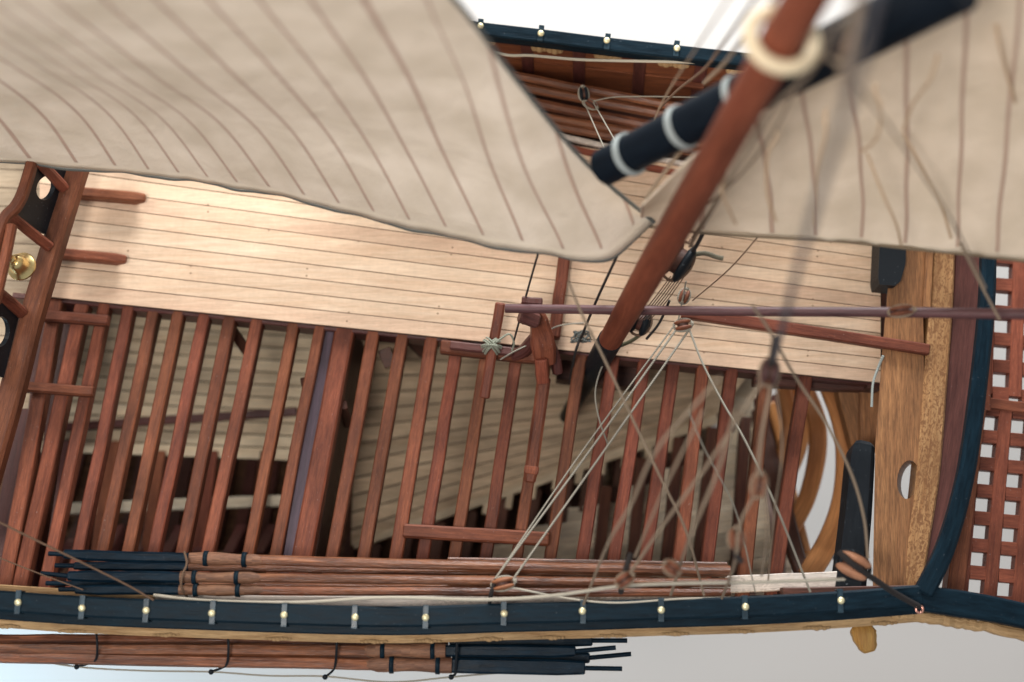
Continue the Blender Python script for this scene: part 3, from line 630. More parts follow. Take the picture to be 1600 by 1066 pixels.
# -- crutch and bitts amidships
bits = tag(empty('crutch_post', P(840, 560, 0.2)), 'carved red-brown crutch post holding up the thin dark spar amidships', 'crutch')
bar('cross_bar', (690, 541, 0.34), (838, 557, 0.34), 21, 0.2, RED, bits, bev=0.03)
bar('cross_bar', (704, 539, 0.46), (800, 549, 0.46), 13, 0.1, RED2, bits, bev=0.02)
cbar('post', [(825, 480, 1.42), (830, 492, 1.35), (843, 502, 1.2), (847, 520, 1.0), (850, 545, 0.85), (855, 572, 0.6)], [22, 25, 29, 27, 36, 40, 30], 0.26, RED, bits, bev=0.04, n=4)
bar('post_cheek', (818, 492, 1.46), (842, 500, 1.38), 22, 0.2, RED2, bits, bev=0.04, n=3)
bar('post_foot', (846, 566, 0.78), (849, 600, 0.52), 19, 0.3, RED, bits, bev=0.03, n=3)
bar('post_cap', (817, 469, 1.62), (846, 471, 1.62), 13, 0.14, RED2, bits, bev=0.03)
m = MB(); sweep_box(m, catmull([P(798, 556, .35), P(815, 548, .5), P(832, 530, .75)], 5), 0.18, 0.2, 0.04); sweep_box(m, catmull([P(872, 585, .3), P(868, 560, .5), P(858, 530, .8)], 5), 0.16, 0.22, 0.04); m.build('brace', RED2, bits)
m = MB(); a, b = P(850, 592, 0.40), P(828, 752, 0.22); d = (b-a).normalized(); sweep_box(m, [a, a.lerp(b, .5), b-d*.12, b], [.21, .2, .2, .17], [.3, .2, .2, .12], 0.04)
sweep_box(m, [b-d*.22+Vector((0, 0, .02)), b-d*.17+Vector((0, 0, .03)), b-d*.12+Vector((0, 0, .02))], .225, .1, .02); m.build('leg', RED, bits)
cl = bar('cleat_bar', (781, 476, 0.75), (757, 621, 0.30), 16, 0.13, RED, None, bev=0.03)
tag(cl, 'short red-brown bar lashed upright across the crutch cross bar with grey cord', 'bar')
ub = bar('deck_batten', (882, 400, 0.34), (866, 525, 0.34), 19, 0.2, RED, None, bev=0.03)
tag(ub, 'red-brown batten on the pale deck just left of the mast foot', 'batten')
lb = bar('boom', (1066, 486, 0.55), (1452, 546, 0.75), 19, 0.15, RED, None, bev=0.02, n=10, wpx2=17)
tag(lb, 'flat red-brown bar lying over the deck onto the bow cross timber', 'boom')

# ------------------------------------------------------------------ mast, yard, spar
ms = tag(empty('mast', P(932, 575, -0.6)), 'thick red-brown mast leaning out of the deck edge with a cream hoop', 'mast')
a = P(918, 594, -0.7); b = P(1300, -75, 10.4)
def mast_at(z): return a.lerp(b, (z-a.z)/(b.z-a.z))
m = MB(); pts = [mast_at(1.05+i*(10.3-1.05)/24) for i in range(25)]; tube(m, pts, [0.172+0.034*min(1, i/8) for i in range(25)], 28); m.build('pole', MAST, ms)
m = MB(); tube(m, [mast_at(-2.6), mast_at(-0.7), mast_at(-.2), mast_at(.3), mast_at(1.1)], [0.12, 0.14, 0.165, 0.182, 0.188], 28); m.build('foot_sleeve', BLACK, ms)
ax = (b-a).normalized(); e1 = ax.orthogonal().normalized(); e2 = ax.cross(e1)
c = mast_at(9.05); m = MB(); tube(m, [c+(e1*math.cos(t)+e2*math.sin(t))*0.315 for t in [6.2832*i/40 for i in range(41)]], 0.075, 12); m.build('hoop', wood('hoop_wood', lin(236, 218, 186), lin(212, 188, 150), 0.6, vary=0), ms)
yd = tag(empty('yard', P(950, 262, 4.5)), 'blue-black yard with white lashings crossing behind the mast', 'yard')
ya, yb = P(944, 262, 4.6), P(1500, -26, 8.6)
m = MB(); tube(m, [ya.lerp(yb, i/10) for i in range(11)], [0.235+0.006*i for i in range(11)], 28); m.build('spar', paint('yard_paint', (0.004, 0.007, 0.012), 0.55, (0.007, 0.012, 0.019), spec=0.10), yd)
yx = (yb-ya).normalized(); y1 = yx.orthogonal().normalized(); y2 = yx.cross(y1)
def yard_at_px(px):
    lo, hi = 0, 1
    for _ in range(40):
        mid = (lo+hi)/2; p = ya.lerp(yb, mid); d = p-CAM
        cx = d.x; cz = -(d.y*math.sin(TH)-d.z*math.cos(TH)); q = 800+F*cx/(d.y*math.sin(TH)*1+(-d.z)*math.cos(TH))
        if q < px: lo = mid
        else: hi = mid
    return ya.lerp(yb, lo)
for px in (984, 1066, 1156, 1330):
    c = yard_at_px(px); m = MB()
    for k in (-0.03, 0, 0.03): tube(m, [c+yx*k+(y1*math.cos(t)+y2*math.sin(t))*0.258 for t in [6.2832*i/28 for i in range(29)]], 0.02, 8)
    m.build('lashing', paint('lashing_cord', (0.33, 0.36, 0.35), 0.8), yd)
sp = MB(); tube(sp, [P(790, 482, 1.62), P(1000, 485, 2.0), P(1200, 487, 2.5), P(1400, 488, 3.1), P(1660, 492, 3.8)], [0.068, 0.068, 0.07, 0.072, 0.075], 14)
tag(sp.build('thin_spar', PURP), 'long thin purple-brown spar running level from the crutch past the bow', 'spar')

# ------------------------------------------------------------------ sails
def interp(L, t):
    n = len(L)-1; x = t*n; i = min(int(x), n-1); f = x-i
    p0, p1, p2, p3 = [Vector(L[max(0, min(n, j))]) for j in (i-1, i, i+1, i+2)]
    if i == 0: p0 = p1*2-p2
    if i == n-1: p3 = p2*2-p1
    return 0.5*((2*p1)+(p2-p0)*f+(2*p0-5*p1+4*p2-p3)*f*f+(3*p1-p0-3*p2+p3)*f**3)
# columns: (px, py, z) from the foot up
C0 = [(-60, 250, 2.2), (-130, 190, 3.6), (-230, 110, 5.4), (-360, 30, 7.2), (-500, -70, 9.0)]
C1 = [(55, 258, 2.2), (-10, 178, 3.7), (-105, 105, 5.4), (-230, 30, 7.2), (-360, -60, 9.0)]
C7 = [(430, 304, 2.6), (345, 195, 4.2), (232, 112, 5.9), (118, 24, 7.6), (20, -60, 9.2)]
C11 = [(648, 358, 2.9), (571, 218, 4.5), (495, 112, 6.2), (405, 0, 7.9), (330, -90, 9.3)]
C14 = [(822, 393, 3.1), (746, 245, 4.6), (690, 115, 6.3), (627, 0, 8.0), (575, -90, 9.4)]
LE = [(1022, 347, 3.3), (900, 238, 4.7), (800, 113, 6.3), (712, 0, 8.0), (640, -90, 9.4)]
MIDC = [(950, 404, 3.1), (836, 270, 4.6), (748, 120, 6.3), (668, 0, 8.0), (606, -90, 9.4)]
cols = [(-1.1, C0), (0, C1), (7, C7), (11, C11), (14, C14), (16.1, MIDC), (17.6, LE)]
feet = {0: 55, 1: 109, 2: 168, 3: 214, 4: 262, 5: 321, 6: 376, 7: 430, 8: 481, 9: 540, 10: 595, 11: 648, 12: 700, 13: 760, 14: 822, 15: 884, 16: 945, 17: 996}
def kcol(u, t):
    ks = [c[0] for c in cols]
    i = max(j for j in range(len(ks)-1) if ks[j] <= u+1e-9); f = (u-ks[i])/(ks[i+1]-ks[i])
    L = [interp(c[1], t) for c in cols]; n = len(L)-1
    # non-uniform Hermite
    def tan(j):
        if j == 0: return (L[1]-L[0])/(ks[1]-ks[0])
        if j == n: return (L[n]-L[n-1])/(ks[n]-ks[n-1])
        return ((L[j+1]-L[j])/(ks[j+1]-ks[j])+(L[j]-L[j-1])/(ks[j]-ks[j-1]))/2
    h = ks[i+1]-ks[i]; a_ = L[i]; b_ = L[i+1]; ta = tan(i)*h; tb = tan(i+1)*h
    return a_*(2*f**3-3*f*f+1)+ta*(f**3-2*f*f+f)+b_*(-2*f**3+3*f*f)+tb*(f**3-f*f)
def sail_seamk(u, t):
    if u <= 13: return u
    kl = 17.6-3.1*min(1, t/0.75)**0.8            # seam number met by the leech at this height
    return 13+(u-13)*(kl-13)/(17.6-13)
def build_sail(name, fn, un, tn, kf, mat, parent, thick=0.018, rip=0.02):
    m = MB(); G = []
    for j in range(tn+1):
        row = []
        for i in range(un+1):
            u = i/un; t = j/tn; c = fn(u, t)
            w1 = math.sin(u*31+t*4)*rip*0.5+math.sin(t*17+u*9)*rip
            edge = 0.014*math.exp(-t*18)*(math.sin(u*47)+0.6*math.sin(u*113+1))
            p = P(c[0], c[1]-edge*60, c[2])+Vector((0, 0, w1*1.4)); row.append(p)
        G.append(row)
    W = un+1; top = [p for r in G for p in r]
    nr = []
    for j in range(tn+1):
        for i in range(un+1):
            a_ = G[j][min(i+1, un)]-G[j][max(i-1, 0)]; b_ = G[min(j+1, tn)][i]-G[max(j-1, 0)][i]; nn = a_.cross(b_).normalized()
            if nn.dot(CAM-G[j][i]) < 0: nn = -nn
            nr.append(nn)
    bot = [p-n*thick for p, n in zip(top, nr)]; vs = top+bot; M = len(top); fs = []; uv = []
    for j in range(tn):
        for i in range(un):
            f = [j*W+i, j*W+i+1, (j+1)*W+i+1, (j+1)*W+i]
            q = [(kf(ii/un, jj/tn), jj/tn) for ii, jj in ((i, j), (i+1, j), (i+1, j+1), (i, j+1))]
            fs.append(f); uv.append(q); fs.append([x+M for x in f[::-1]]); uv.append(q[::-1])
    for i in range(un):
        fs.append([i+1, i, i+M, i+1+M]); uv.append([(0.5, 0)]*4)
        b0 = tn*W+i; fs.append([b0, b0+1, b0+1+M, b0+M]); uv.append([(0.5, 0)]*4)
    for j in range(tn):
        for c_, s_ in ((0, 1), (un, -1)):
            f = [j*W+c_, (j+1)*W+c_, (j+1)*W+c_+M, j*W+c_+M]; fs.append(f[::s_]); uv.append([(0.5, 0)]*4)
    m.add(vs, fs, uv, 0, True)
    o = m.build(name, mat, parent); return o, G
mainsail = tag(empty('sail', P(426, 300, 2.6)), 'big pale linen sail with slanting brown seams filling the upper left', 'sail', 'sails')
U0, U1 = -1.1, 17.6
o, G = build_sail('cloth', lambda u, t: kcol(U0+(U1-U0)*u, t), 220, 60, lambda u, t: sail_seamk(U0+(U1-U0)*u, t), SAIL, mainsail)
m = MB(); tube(m, [p+Vector((0, 0.012*math.sin(i*.21), -0.03)) for i, p in enumerate(G[0])], 0.02, 8); tube(m, [G[j][220]+Vector((0.0, 0.0, -0.03)) for j in range(61)], 0.03, 8); m.build('bolt_rope', ropem('grey_bolt_cord', lin(112, 112, 106), lin(66, 66, 64)), mainsail)
B2 = [(1000, 350, 3.1), (1096, 362, 3.1), (1206, 369, 3.2), (1275, 373, 3.3), (1346, 378, 3.4), (1415, 386, 3.5), (1495, 394, 3.6), (1557, 401, 3.7), (1650, 412, 3.8), (1750, 425, 3.9)]
M2 = [(1001, 342, 3.4), (1098, 300, 4.2), (1200, 280, 4.4), (1270, 260, 4.6), (1344, 245, 4.7), (1417, 240, 4.8), (1502, 225, 5.0), (1572, 220, 5.2), (1668, 215, 5.4), (1770, 210, 5.6)]
T2 = [(1002, 322, 4.6), (1090, 238, 5.3), (1180, 176, 5.9), (1250, 132, 6.3), (1322, 88, 6.8), (1414, 34, 7.2), (1512, -24, 7.7), (1600, -66, 8.1), (1700, -115, 8.5), (1800, -160, 8.8)]
def fore(u, t):
    a_, b_, c_ = interp(B2, u), interp(M2, u), interp(T2, u)
    return a_*(1-t)*(1-2*t)+b_*4*t*(1-t)+c_*t*(2*t-1)
REEF = ropem('reef_cord', lin(222, 192, 158), lin(196, 162, 128))
foresail = tag(empty('sail', P(1350, 380, 3.4)), 'beige linen sail with upright brown seams hanging from the blue-black yard', 'sail', 'sails')
build_sail('cloth', fore, 120, 40, lambda u, t: u*9, SAIL2, foresail)
def ropeobj(name, L, r, mat, label, cat='rope', group=None, parent=None, n=8, fray=0.0):
    m = MB(); pts = catmull([P(*p) for p in L], n)
    if fray: pts = [p+Vector((random.gauss(0, fray), random.gauss(0, fray), random.gauss(0, fray))) for p in pts]
    tube(m, pts, r, 8); o = m.build(name, mat, parent)
    if label: tag(o, label, cat, group)
    return o
ropeobj('bolt_rope', [(x, y+1, z-0.04) for x, y, z in B2], 0.03, ropem('tan_bolt_cord', lin(150, 132, 108), lin(110, 92, 72)), None, parent=foresail)
for (x, y, L_) in ((1465, 85, [(1450, 130), (1425, 165), (1412, 205)]), (1370, 130, [(1376, 170), (1370, 215), (1345, 238)]), (1292, 170, [(1290, 210), (1275, 275), (1274, 352)]), (1215, 205, [(1200, 240), (1198, 300), (1212, 345)]), (1560, 30, [(1562, 70), (1572, 110), (1586, 160)]), (1135, 262, [(1128, 300), (1140, 330), (1150, 350)])):
    z0 = 6.6 if x > 1250 else 5.8
    ropeobj('reef_point', [(x, y, z0+0.4), (x-3, y+14, z0+0.4)]+[(q[0], q[1], z0+0.3-0.5*i) for i, q in enumerate(L_)], 0.018, REEF, None, parent=foresail)
for (x, y, L_) in ((1412, 210, [(1440, 260), (1470, 320), (1486, 372)]), (1355, 240, [(1378, 300), (1400, 350), (1408, 382)])):
    ropeobj('reef_point', [(x, y, 5.5)]+[(q[0], q[1], 5.2-0.5*i) for i, q in enumerate(L_)], 0.018, REEF, None, parent=foresail)

# ------------------------------------------------------------------ brass bell
bl = tag(empty('bell', P(32, 420, 1.6)), 'small polished brass bell hung by the left rail beam', 'bell')
m = MB(); c = P(33, 416, 1.7); axb = Vector((-0.08, 0.05, 1)).normalized(); q1 = axb.orthogonal().normalized(); q2 = axb.cross(q1)
prof = [(0.0, 0.27), (0.06, 0.27), (0.09, 0.25), (0.12, 0.2), (0.135, 0.12), (0.16, 0.04), (0.20, 0.0), (0.215, -0.02), (0.19, -0.03), (0.14, 0.0), (0, 0.02)]
def lathe(m, c, prof, seg=28):
    vs = [c+axb*h+(q1*math.cos(t)+q2*math.sin(t))*r for r, h in prof for t in [6.2832*i/seg for i in range(seg)]]
    fs = [[i*seg+j, i*seg+(j+1) % seg, (i+1)*seg+(j+1) % seg, (i+1)*seg+j] for i in range(len(prof)-1) for j in range(seg)]
    m.add(vs, fs, [[(0, 0)]*4]*len(fs), 0, True)
lathe(m, c, prof); m.build('bell_cup', BRASS, bl)
m = MB(); lathe(m, c+axb*0.27, [(0, .1), (.05, .1), (.06, .06), (.05, .03), (.045, 0)]); m.build('crown', BRASS, bl)
m = MB(); tube(m, catmull([c+axb*.36, P(16, 398, 2.2), P(14, 385, 2.3)], 5), 0.014); m.build('hanger', BRASS, bl)

# ------------------------------------------------------------------ oars
def oar(y_row, z, x_blade, x_neck, x_end, tip_x, dy_end, label, group, blade_h=0.13, bw=13, sleeve=True, x_sl=None, flip=1, shaft_r=0.07, bands=(24, 90), y_tip=None, mid=0):
    """blade from x_blade to x_neck, sleeve to x_sl, shaft to x_end; flip = -1 when the blade points right"""
    o = tag(empty('oar', P(x_neck, y_row, z)), label, 'oar', group)
    def Y(x): f = (x-x_blade)/(x_end-x_blade); return y_row+dy_end*f+mid*4*f*(1-f)
    def pp(x, dz=0.0): return P(x, Y(x), z+dz)
    m = MB(); n = 5
    xs_ = [x_blade+(x_neck-x_blade)*i/n for i in range(n+1)]
    sweep_box(m, [pp(x, 0.06) for x in xs_], [bw*sc(z)*k for k in (0.85, 1, 1, 1, 1, 0.95)], [blade_h*k for k in (0.7, 1, 1, 1, 1, 0.8)], 0.03, wob=0.003); m.build('blade', BLADE, o)
    m = MB(); yt = y_tip if y_tip else Y(tip_x); tube(m, [pp(x_blade, -0.01), P(tip_x, yt, z-0.01)], 0.034, 10); m.build('blade_tip', BLADE, o)
    xs0 = x_neck
    if sleeve:
        N_ = 10; L = []; rs = []
        for i in range(N_+1):
            f = i/N_; x = x_neck+(x_sl-x_neck)*f; L.append(pp(x, 0.012)); rs.append(shaft_r*(1.12+0.13*math.sin(f*9+y_row)) * (1 if f < 0.82 else 1-(f-0.82)*3.2))
        m = MB(); tube(m, L, rs, 12); m.build('sleeve', SLEEVE, o)
        for bnd in bands:
            x = x_neck+flip*bnd; m = MB()
            tube(m, [pp(x-3.5, 0.012), pp(x-3.3, 0.012), pp(x+3.3, 0.012), pp(x+3.5, 0.012)], [shaft_r*1.28, shaft_r*1.42, shaft_r*1.42, shaft_r*1.28], 14); m.build('band', NAVY, o)
    m = MB(); N_ = 16; L = [pp(x_neck+flip*3+(x_end-x_neck)*i/N_)+Vector((0, random.gauss(0, .003), random.gauss(0, .003))) for i in range(N_+1)]
    tube(m, L, [shaft_r*(0.96 if i < N_-2 else 0.9) for i in range(N_+1)], 8, smooth=False); m.build('shaft', OARW, o)
    return o
g1 = 'oars stowed inside the near rail'; g2 = 'oars hung outside the near rail'; g3 = 'oars stowed inside the far rail'
oar(866, 1.05, 100, 296, 1138, 76, 26, 'oar inside the near rail nearest the beams, blade topmost in its bundle', g1, x_sl=420, shaft_r=0.078, bands=(26, 86), mid=2, blade_h=.16, bw=16)
oar(900, 1.1, 106, 282, 1138, 64, 11, 'middle oar of the top layer inside the near rail, longest blade tip', g1, x_sl=420, bands=(22, 88), y_tip=896, bw=17, blade_h=.16)
oar(921, 1.1, 118, 280, 1138, 92, 5, 'oar inside the near rail lying closest to the blue-black cap rail', g1, x_sl=427, bands=(26, 92), bw=15, blade_h=.16)
oar(884, 0.82, 116, 292, 1100, 86, 14, 'lower oar under the bundle inside the near rail, hidden shaft', g1, sleeve=False, shaft_r=0.055)
oar(912, 0.8, 112, 286, 1100, 72, 12, 'second lower oar under the bundle, nearer the cap rail', g1, sleeve=False, shaft_r=0.055)
tb = bar('flat_lath', (700, 882, 0.98), (1136, 890, 1.02), 22, 0.1, OARW, None, bev=0.02, n=8)
tag(tb, 'flat brown lath lying over the inner end of the near oars', 'lath')
oar(1018, 0.75, 898, 696, -60, 962, -5, 'outboard oar closest to the near rail, wooden sleeve with two black bands', g2, flip=-1, x_sl=560, shaft_r=0.092, bands=(20, 98), y_tip=1012, blade_h=.2, bw=18)
oar(1044, 0.75, 912, 706, -60, 972, -18, 'outermost outboard oar, lowest in the photo', g2, flip=-1, x_sl=562, shaft_r=0.09, bands=(22, 94), blade_h=.24, bw=23)
oar(1001, 0.45, 924, 704, -60, 980, -2, 'lower outboard oar tucked against the hull moulding', g2, flip=-1, sleeve=False, shaft_r=0.08, blade_h=.2, bw=18)
oar(1028, 0.45, 920, 708, -60, 986, -9, 'lower outboard oar showing between the two sleeved ones', g2, flip=-1, sleeve=False, shaft_r=0.085, y_tip=1022, blade_h=.2, bw=18)
ropeobj('lashing', [(288, 862, 1.2), (292, 880, 1.25), (286, 896, 1.3), (283, 912, 1.28), (286, 924, 1.2), (292, 932, 1.0)], 0.018, ROPEB, 'brown cord tied around the blade necks of the near oar bundle', 'lashing')
# hooks that hold the outboard oars
for (x, y0, x2, y2, lab) in ((150, 1030, 120, 1042, 'leftmost black wire hook below the outboard oars'), (355, 1036, 330, 1050, 'black wire hook below the outboard oars, second from left'), (524, 1038, 508, 1058, 'black wire hook just left of the wooden oar sleeves'), (712, 1046, 705, 1058, 'black wire hook under the black blades')):
    h = MB(); pts = catmull([P(x, 985, 0.9), P(x+2, 1008, 1.0), P(x, y0, 0.85), P((x+x2)/2+3, (y0+y2)/2+1, 0.7), P(x2, y2, 0.7)], 6); tube(h, pts, 0.018, 8)
    ellipsoid(h, P(x2, y2, 0.7), [Vector((0.04, 0, 0)), Vector((0, 0.04, 0)), Vector((0, 0, 0.04))], 10, 8)
    tag(h.build('wire_hook', BLACK), lab, 'hook', 'hooks below the outboard oars')
ropeobj('life_line', [(-30, 1012, .7), (40, 1028, .7), (120, 1042, .7), (220, 1048, .7), (330, 1050, .7), (420, 1056, .68), (508, 1057, .7), (610, 1066, .68), (705, 1058, .7), (800, 1050, .6)], 0.012, ROPE, 'thin grey line strung through the hooks below the outboard oars')
for i, x in enumerate((118, 322, 500, 660)):
    m = MB(); ellipsoid(m, P(x, 984, 1.0), [Vector((0.10, 0, 0)), Vector((0, 0.035, 0)), Vector((0, 0, 0.035))], 10, 8); m.build('eye_bolt', BLACK, ship)
m = MB(); sweep_box(m, catmull([P(1350, 972, 0.9), P(1352, 990, 0.95), P(1360, 1016, 0.95)], 6), [0.22, 0.26, 0.3, 0.34, 0.36, 0.36, 0.34, 0.34, 0.33, 0.3, 0.27, 0.26, 0.2], 0.2, 0.05)
m.build('peg', PEG, ship)
# far side oars
for i, (x0, y0, x1, y1, z, r_, lb_) in enumerate(((700, 99, 1180, 190, 0.62, 0.07, 'far oar shaft nearest the planked bulwark'), (720, 118, 1180, 206, 0.50, 0.085, 'far oar shaft second from the bulwark'), (740, 144, 1180, 227, 0.42, 0.085, 'far oar shaft third from the bulwark with wide worn face'), (740, 164, 1160, 236, 0.36, 0.075, 'far oar shaft fourth from the bulwark, purple sheen'), (760, 176, 1160, 252, 0.3, 0.075, 'far oar shaft farthest from the bulwark beside the white margin'))):
    o = tag(empty('oar', P(x0, y0, z)), lb_, 'oar', g3)
    m = MB(); a_, b_ = P(x0, y0, z), P(x1, y1, z-.0); tube(m, [a_.lerp(b_, k/10)+Vector((0, random.gauss(0, .004), 0)) for k in range(11)], r_, 8, smooth=False); m.build('shaft', OARW, o)
    m = MB(); tube(m, [a_.lerp(b_, -.3), a_.lerp(b_, 0.0)], r_*1.2, 8); m.build('blade', BLADE, o)
bar('margin_plank', (700, 172, 0.2), (1160, 276, 0.2), 9, 0.1, WHITEW, ship)
bar('margin_plank', (700, 186, 0.17), (1160, 294, 0.17), 11, 0.1, RED, ship)
planked('waterway', ((560, 40), (1500, 150), (1500, 330), (560, 236)), -0.1, 5, DARKW)
bar('shelf_clamp', (1050, 128, 0.8), (1100, 134, 0.8), 9, 0.12, RED, ship)

# ------------------------------------------------------------------ blocks and rigging
def block(px, py, z, ang, L, W, H, shell_m, label, strap_m=ROPE, group='rigging blocks', strap_r=0.02, sheave=True):
    """pulley block: rounded oval shell with a waist groove, a sheave in its mouth and a cord strap"""
    c = P(px, py, z); o = tag(empty('pulley_block', c), label, 'pulley block', group)
    d = Vector((math.cos(ang), math.sin(ang), 0.15)).normalized(); s = d.cross(Vector((0, 0, 1))).normalized(); u = s.cross(d)
    for sg in (-1, 1):
        m = MB(); ellipsoid(m, c+s*sg*W*0.52, [d*L, s*W*0.46, u*H], 20, 14); m.build('cheek', shell_m, o)
    m = MB(); tube(m, [c-s*W*0.22, c+s*W*0.22], L*0.66, 20); m.build('sheave', DARKW, o)
    m = MB(); tube(m, [c-s*W*1.02, c+s*W*1.02], L*0.13, 10); m.build('pin', BLACK, o)
    m = MB(); pts = [c+d*math.cos(t_)*(L*1.04)+s*math.sin(t_)*(W*1.06)+u*0.0 for t_ in [6.2832*i/28 for i in range(29)]]
    tube(m, pts, strap_r, 8); tube(m, [c+d*L*1.0, c+d*(L*1.25)], strap_r*1.6, 8); m.build('strap', strap_m, o)
    return o
BROWNB = wood('block_wood', lin(150, 88, 60), lin(96, 54, 40), 0.4, vary=0.1, grain=2)
block(1067, 508, 1.1, 0.15, 0.13, 0.085, 0.10, BROWNB, 'small brown pulley block under the thin spar right of the mast foot')
block(1069, 463, 1.2, 1.2, 0.11, 0.075, 0.10, BROWNB, 'small orange-brown pulley block just above the thin spar')
block(786, 912, 1.5, 0.2, 0.16, 0.09, 0.12, wood('block_wood_pale', lin(176, 116, 80), lin(130, 80, 54), .45, vary=0), 'brown pulley block on the near rail at the foot of the twin grey falls')
block(1060, 408, 2.2, 1.0, 0.29, 0.19, 0.22, BLACK, 'black pulley block hanging right of the mast above the deck', ROPEB)
block(1000, 503, 0.9, 1.2, 0.2, 0.16, 0.16, BLACK, 'black pulley block on the deck beside the mast foot', ROPEB)
block(1333, 884, 2.2, 2.7, 0.235, 0.17, 0.16, wood('block_wood_pink', lin(206, 148, 112), lin(168, 112, 84), .45, vary=0), 'large pinkish oval pulley block beside the black bow timber', BLACK, strap_r=0.03)
block(1202, 582, 5.0, 1.4, 0.16, 0.11, 0.14, wood('block_wood_dark', lin(92, 58, 56), lin(60, 36, 36), .45, vary=0), 'dark blurred pulley block hanging over the deck edge toward the bow', ROPET)
block(976, 906, 3.0, 0.6, 0.12, 0.08, 0.1, BROWNB, 'orange pulley block above the near oars, left of the bow rigging', ROPET)
block(1050, 888, 3.8, 2.5, 0.11, 0.08, 0.1, BROWNB, 'faint blurred pulley block above the flat brown lath', ROPET)
block(1186, 758, 4.6, 1.4, 0.15, 0.09, 0.1, wood('block_wood_tan', lin(160, 112, 86), lin(120, 82, 62), .5, vary=0), 'blurred tan pulley block high over the bow beams', ROPET)
block(1150, 842, 4.2, 1.6, 0.13, 0.09, 0.1, BROWNB, 'lower blurred pulley block below the tan one over the bow beams', ROPET)
block(912, 147, 1.0, 1.7, 0.11, 0.07, 0.08, BLACK, 'small black pulley block on the far oars')
block(922, 163, 0.95, -0.6, 0.12, 0.06, 0.08, BROWNB, 'small brown pulley block on the far oars')
block(1322, 62, 9.6, 1.1, 0.22, 0.15, 0.16, BLACK, 'black out-of-focus pulley block beside the cream mast hoop', ROPET)
block(1408, 486, 3.3, 0.1, 0.16, 0.07, 0.09, BROWNB, 'blurred brown pulley block tied to the thin spar by the bow timber', ROPET)
R_ = ropeobj; gr = 'rigging lines'
R_('rope', [(1056, 516, 1.1), (910, 720, 1.35), (774, 904, 1.5)], 0.0163, ROPE, 'left of twin grey falls slanting from the mast foot block to the near rail', group=gr)
R_('rope', [(1051, 512, 1.05), (905, 712, 1.3), (778, 898, 1.5)], 0.0126, ROPE, 'second strand close beside the left twin fall', group=gr)
R_('rope', [(1077, 515, 1.1), (940, 710, 1.35), (804, 902, 1.5)], 0.0163, ROPE, 'right of twin grey falls slanting down to the near rail', group=gr)
R_('rope', [(1188, 366, 2.6), (1140, 420, 1.9), (1082, 470, 1.25)], 0.0104, ROPEB, 'thin brown line from under the right sail to the orange block', group=gr)
R_('rope', [(1076, 512, 1.1), (1098, 568, 1.3), (1130, 630, 1.5), (1165, 690, 1.7), (1212, 790, 1.9), (1266, 925, 1.5)], 0.0163, ROPE, 'light line from the mast foot block sagging across the bow beams to the rail', group=gr)
R_('rope', [(1176, 478, 4.6), (1203, 518, 4.2), (1242, 588, 3.8), (1290, 660, 3.4), (1330, 740, 3.0), (1350, 810, 2.7), (1356, 872, 2.3)], 0.0207, ROPET, 'thick tan rope curving down to the large pinkish block', group=gr)
R_('rope', [(888, 440, 3.8), (911, 495, 3.6), (942, 557, 3.4), (990, 658, 3.1), (1034, 750, 2.8), (1072, 830, 2.4), (1100, 930, 1.5)], 0.0178, ROPET, 'long taupe rope slanting right from beside the mast across the beams', group=gr)
R_('rope', [(951, 552, 0.4), (936, 585, 0.5), (930, 618, 0.55), (937, 658, 0.5), (950, 695, 0.2)], 0.0133, ROPE, 'loose grey loop hanging from the mast foot over the beams', group=gr)
R_('rope', [(842, 392, 2.8), (826, 448, 1.8), (801, 540, 0.5)], 0.016, ROPED, 'thin dark line from the sail foot down to the crutch cross bar', group=gr)
R_('rope', [(966, 396, 2.8), (931, 472, 1.6), (908, 528, 0.4)], 0.021, ROPED, 'dark shroud from the sail foot to the deck knot left of the mast', group=gr)
R_('rope', [(906, 530, 0.4), (898, 555, 0.3), (890, 600, -0.6)], 0.021, ROPED, 'short dark tail from the deck knot down between the beams', group=gr)
R_('rope', [(912, 505, 0.5), (885, 507, 0.45), (862, 514, 0.4), (830, 536, 0.55), (802, 550, 0.7), (782, 562, 0.5)], 0.0118, ROPE, 'grey cord tied from the mast foot to the crutch', group=gr)
R_('rope', [(40, 826, 2.0), (-30, 800, 2.0), (-60, 790, 2.0), (-90, 780, 2)], 0.0148, ROPEB, 'stub', group=gr) if False else None
R_('rope', [(-30, 802, 2.4), (60, 846, 2.1), (140, 885, 1.85), (200, 915, 1.65), (240, 938, 1.5)], 0.0148, ROPEB, 'brown rope over the black oar blades to the near rail at the left', group=gr)
R_('rope', [(-30, 860, 1.4), (50, 892, 1.3), (130, 922, 1.3)], 0.0096, ROPEB, 'thinner brown line below the one crossing the black blades', group=gr)
R_('rope', [(240, 930, 1.2), (330, 939, 1.25), (470, 941, 1.3), (600, 934, 1.4), (760, 937, 1.7), (870, 930, 2.0), (960, 917, 2.5), (1050, 912, 2.5), (1180, 910, 2.3), (1320, 905, 2.1)], 0.024, ROPEW, 'long whitish rope running along the inside of the near rail', group=gr)
R_('rope', [(800, 918, 1.45), (880, 934, 1.4), (960, 942, 1.4), (1060, 936, 1.4), (1140, 934, 1.3)], 0.014, ROPEW, 'thin pale line sagging against the near rail toward the bow', group=gr)
R_('rope', [(700, 62, 1.5), (785, 85, 1.4), (830, 87, 1.4), (900, 93, 1.4), (960, 95, 1.4), (1060, 97, 1.4), (1200, 101, 1.4)], 0.024, ROPEW, 'white rope running along under the far rail', group=gr)
R_('rope', [(928, 158, 1.1), (960, 152, 1.1), (1020, 151, 1.1), (1110, 153, 1.1)], 0.0111, ROPE, 'pale line leading right from the block on the far oars', group=gr)
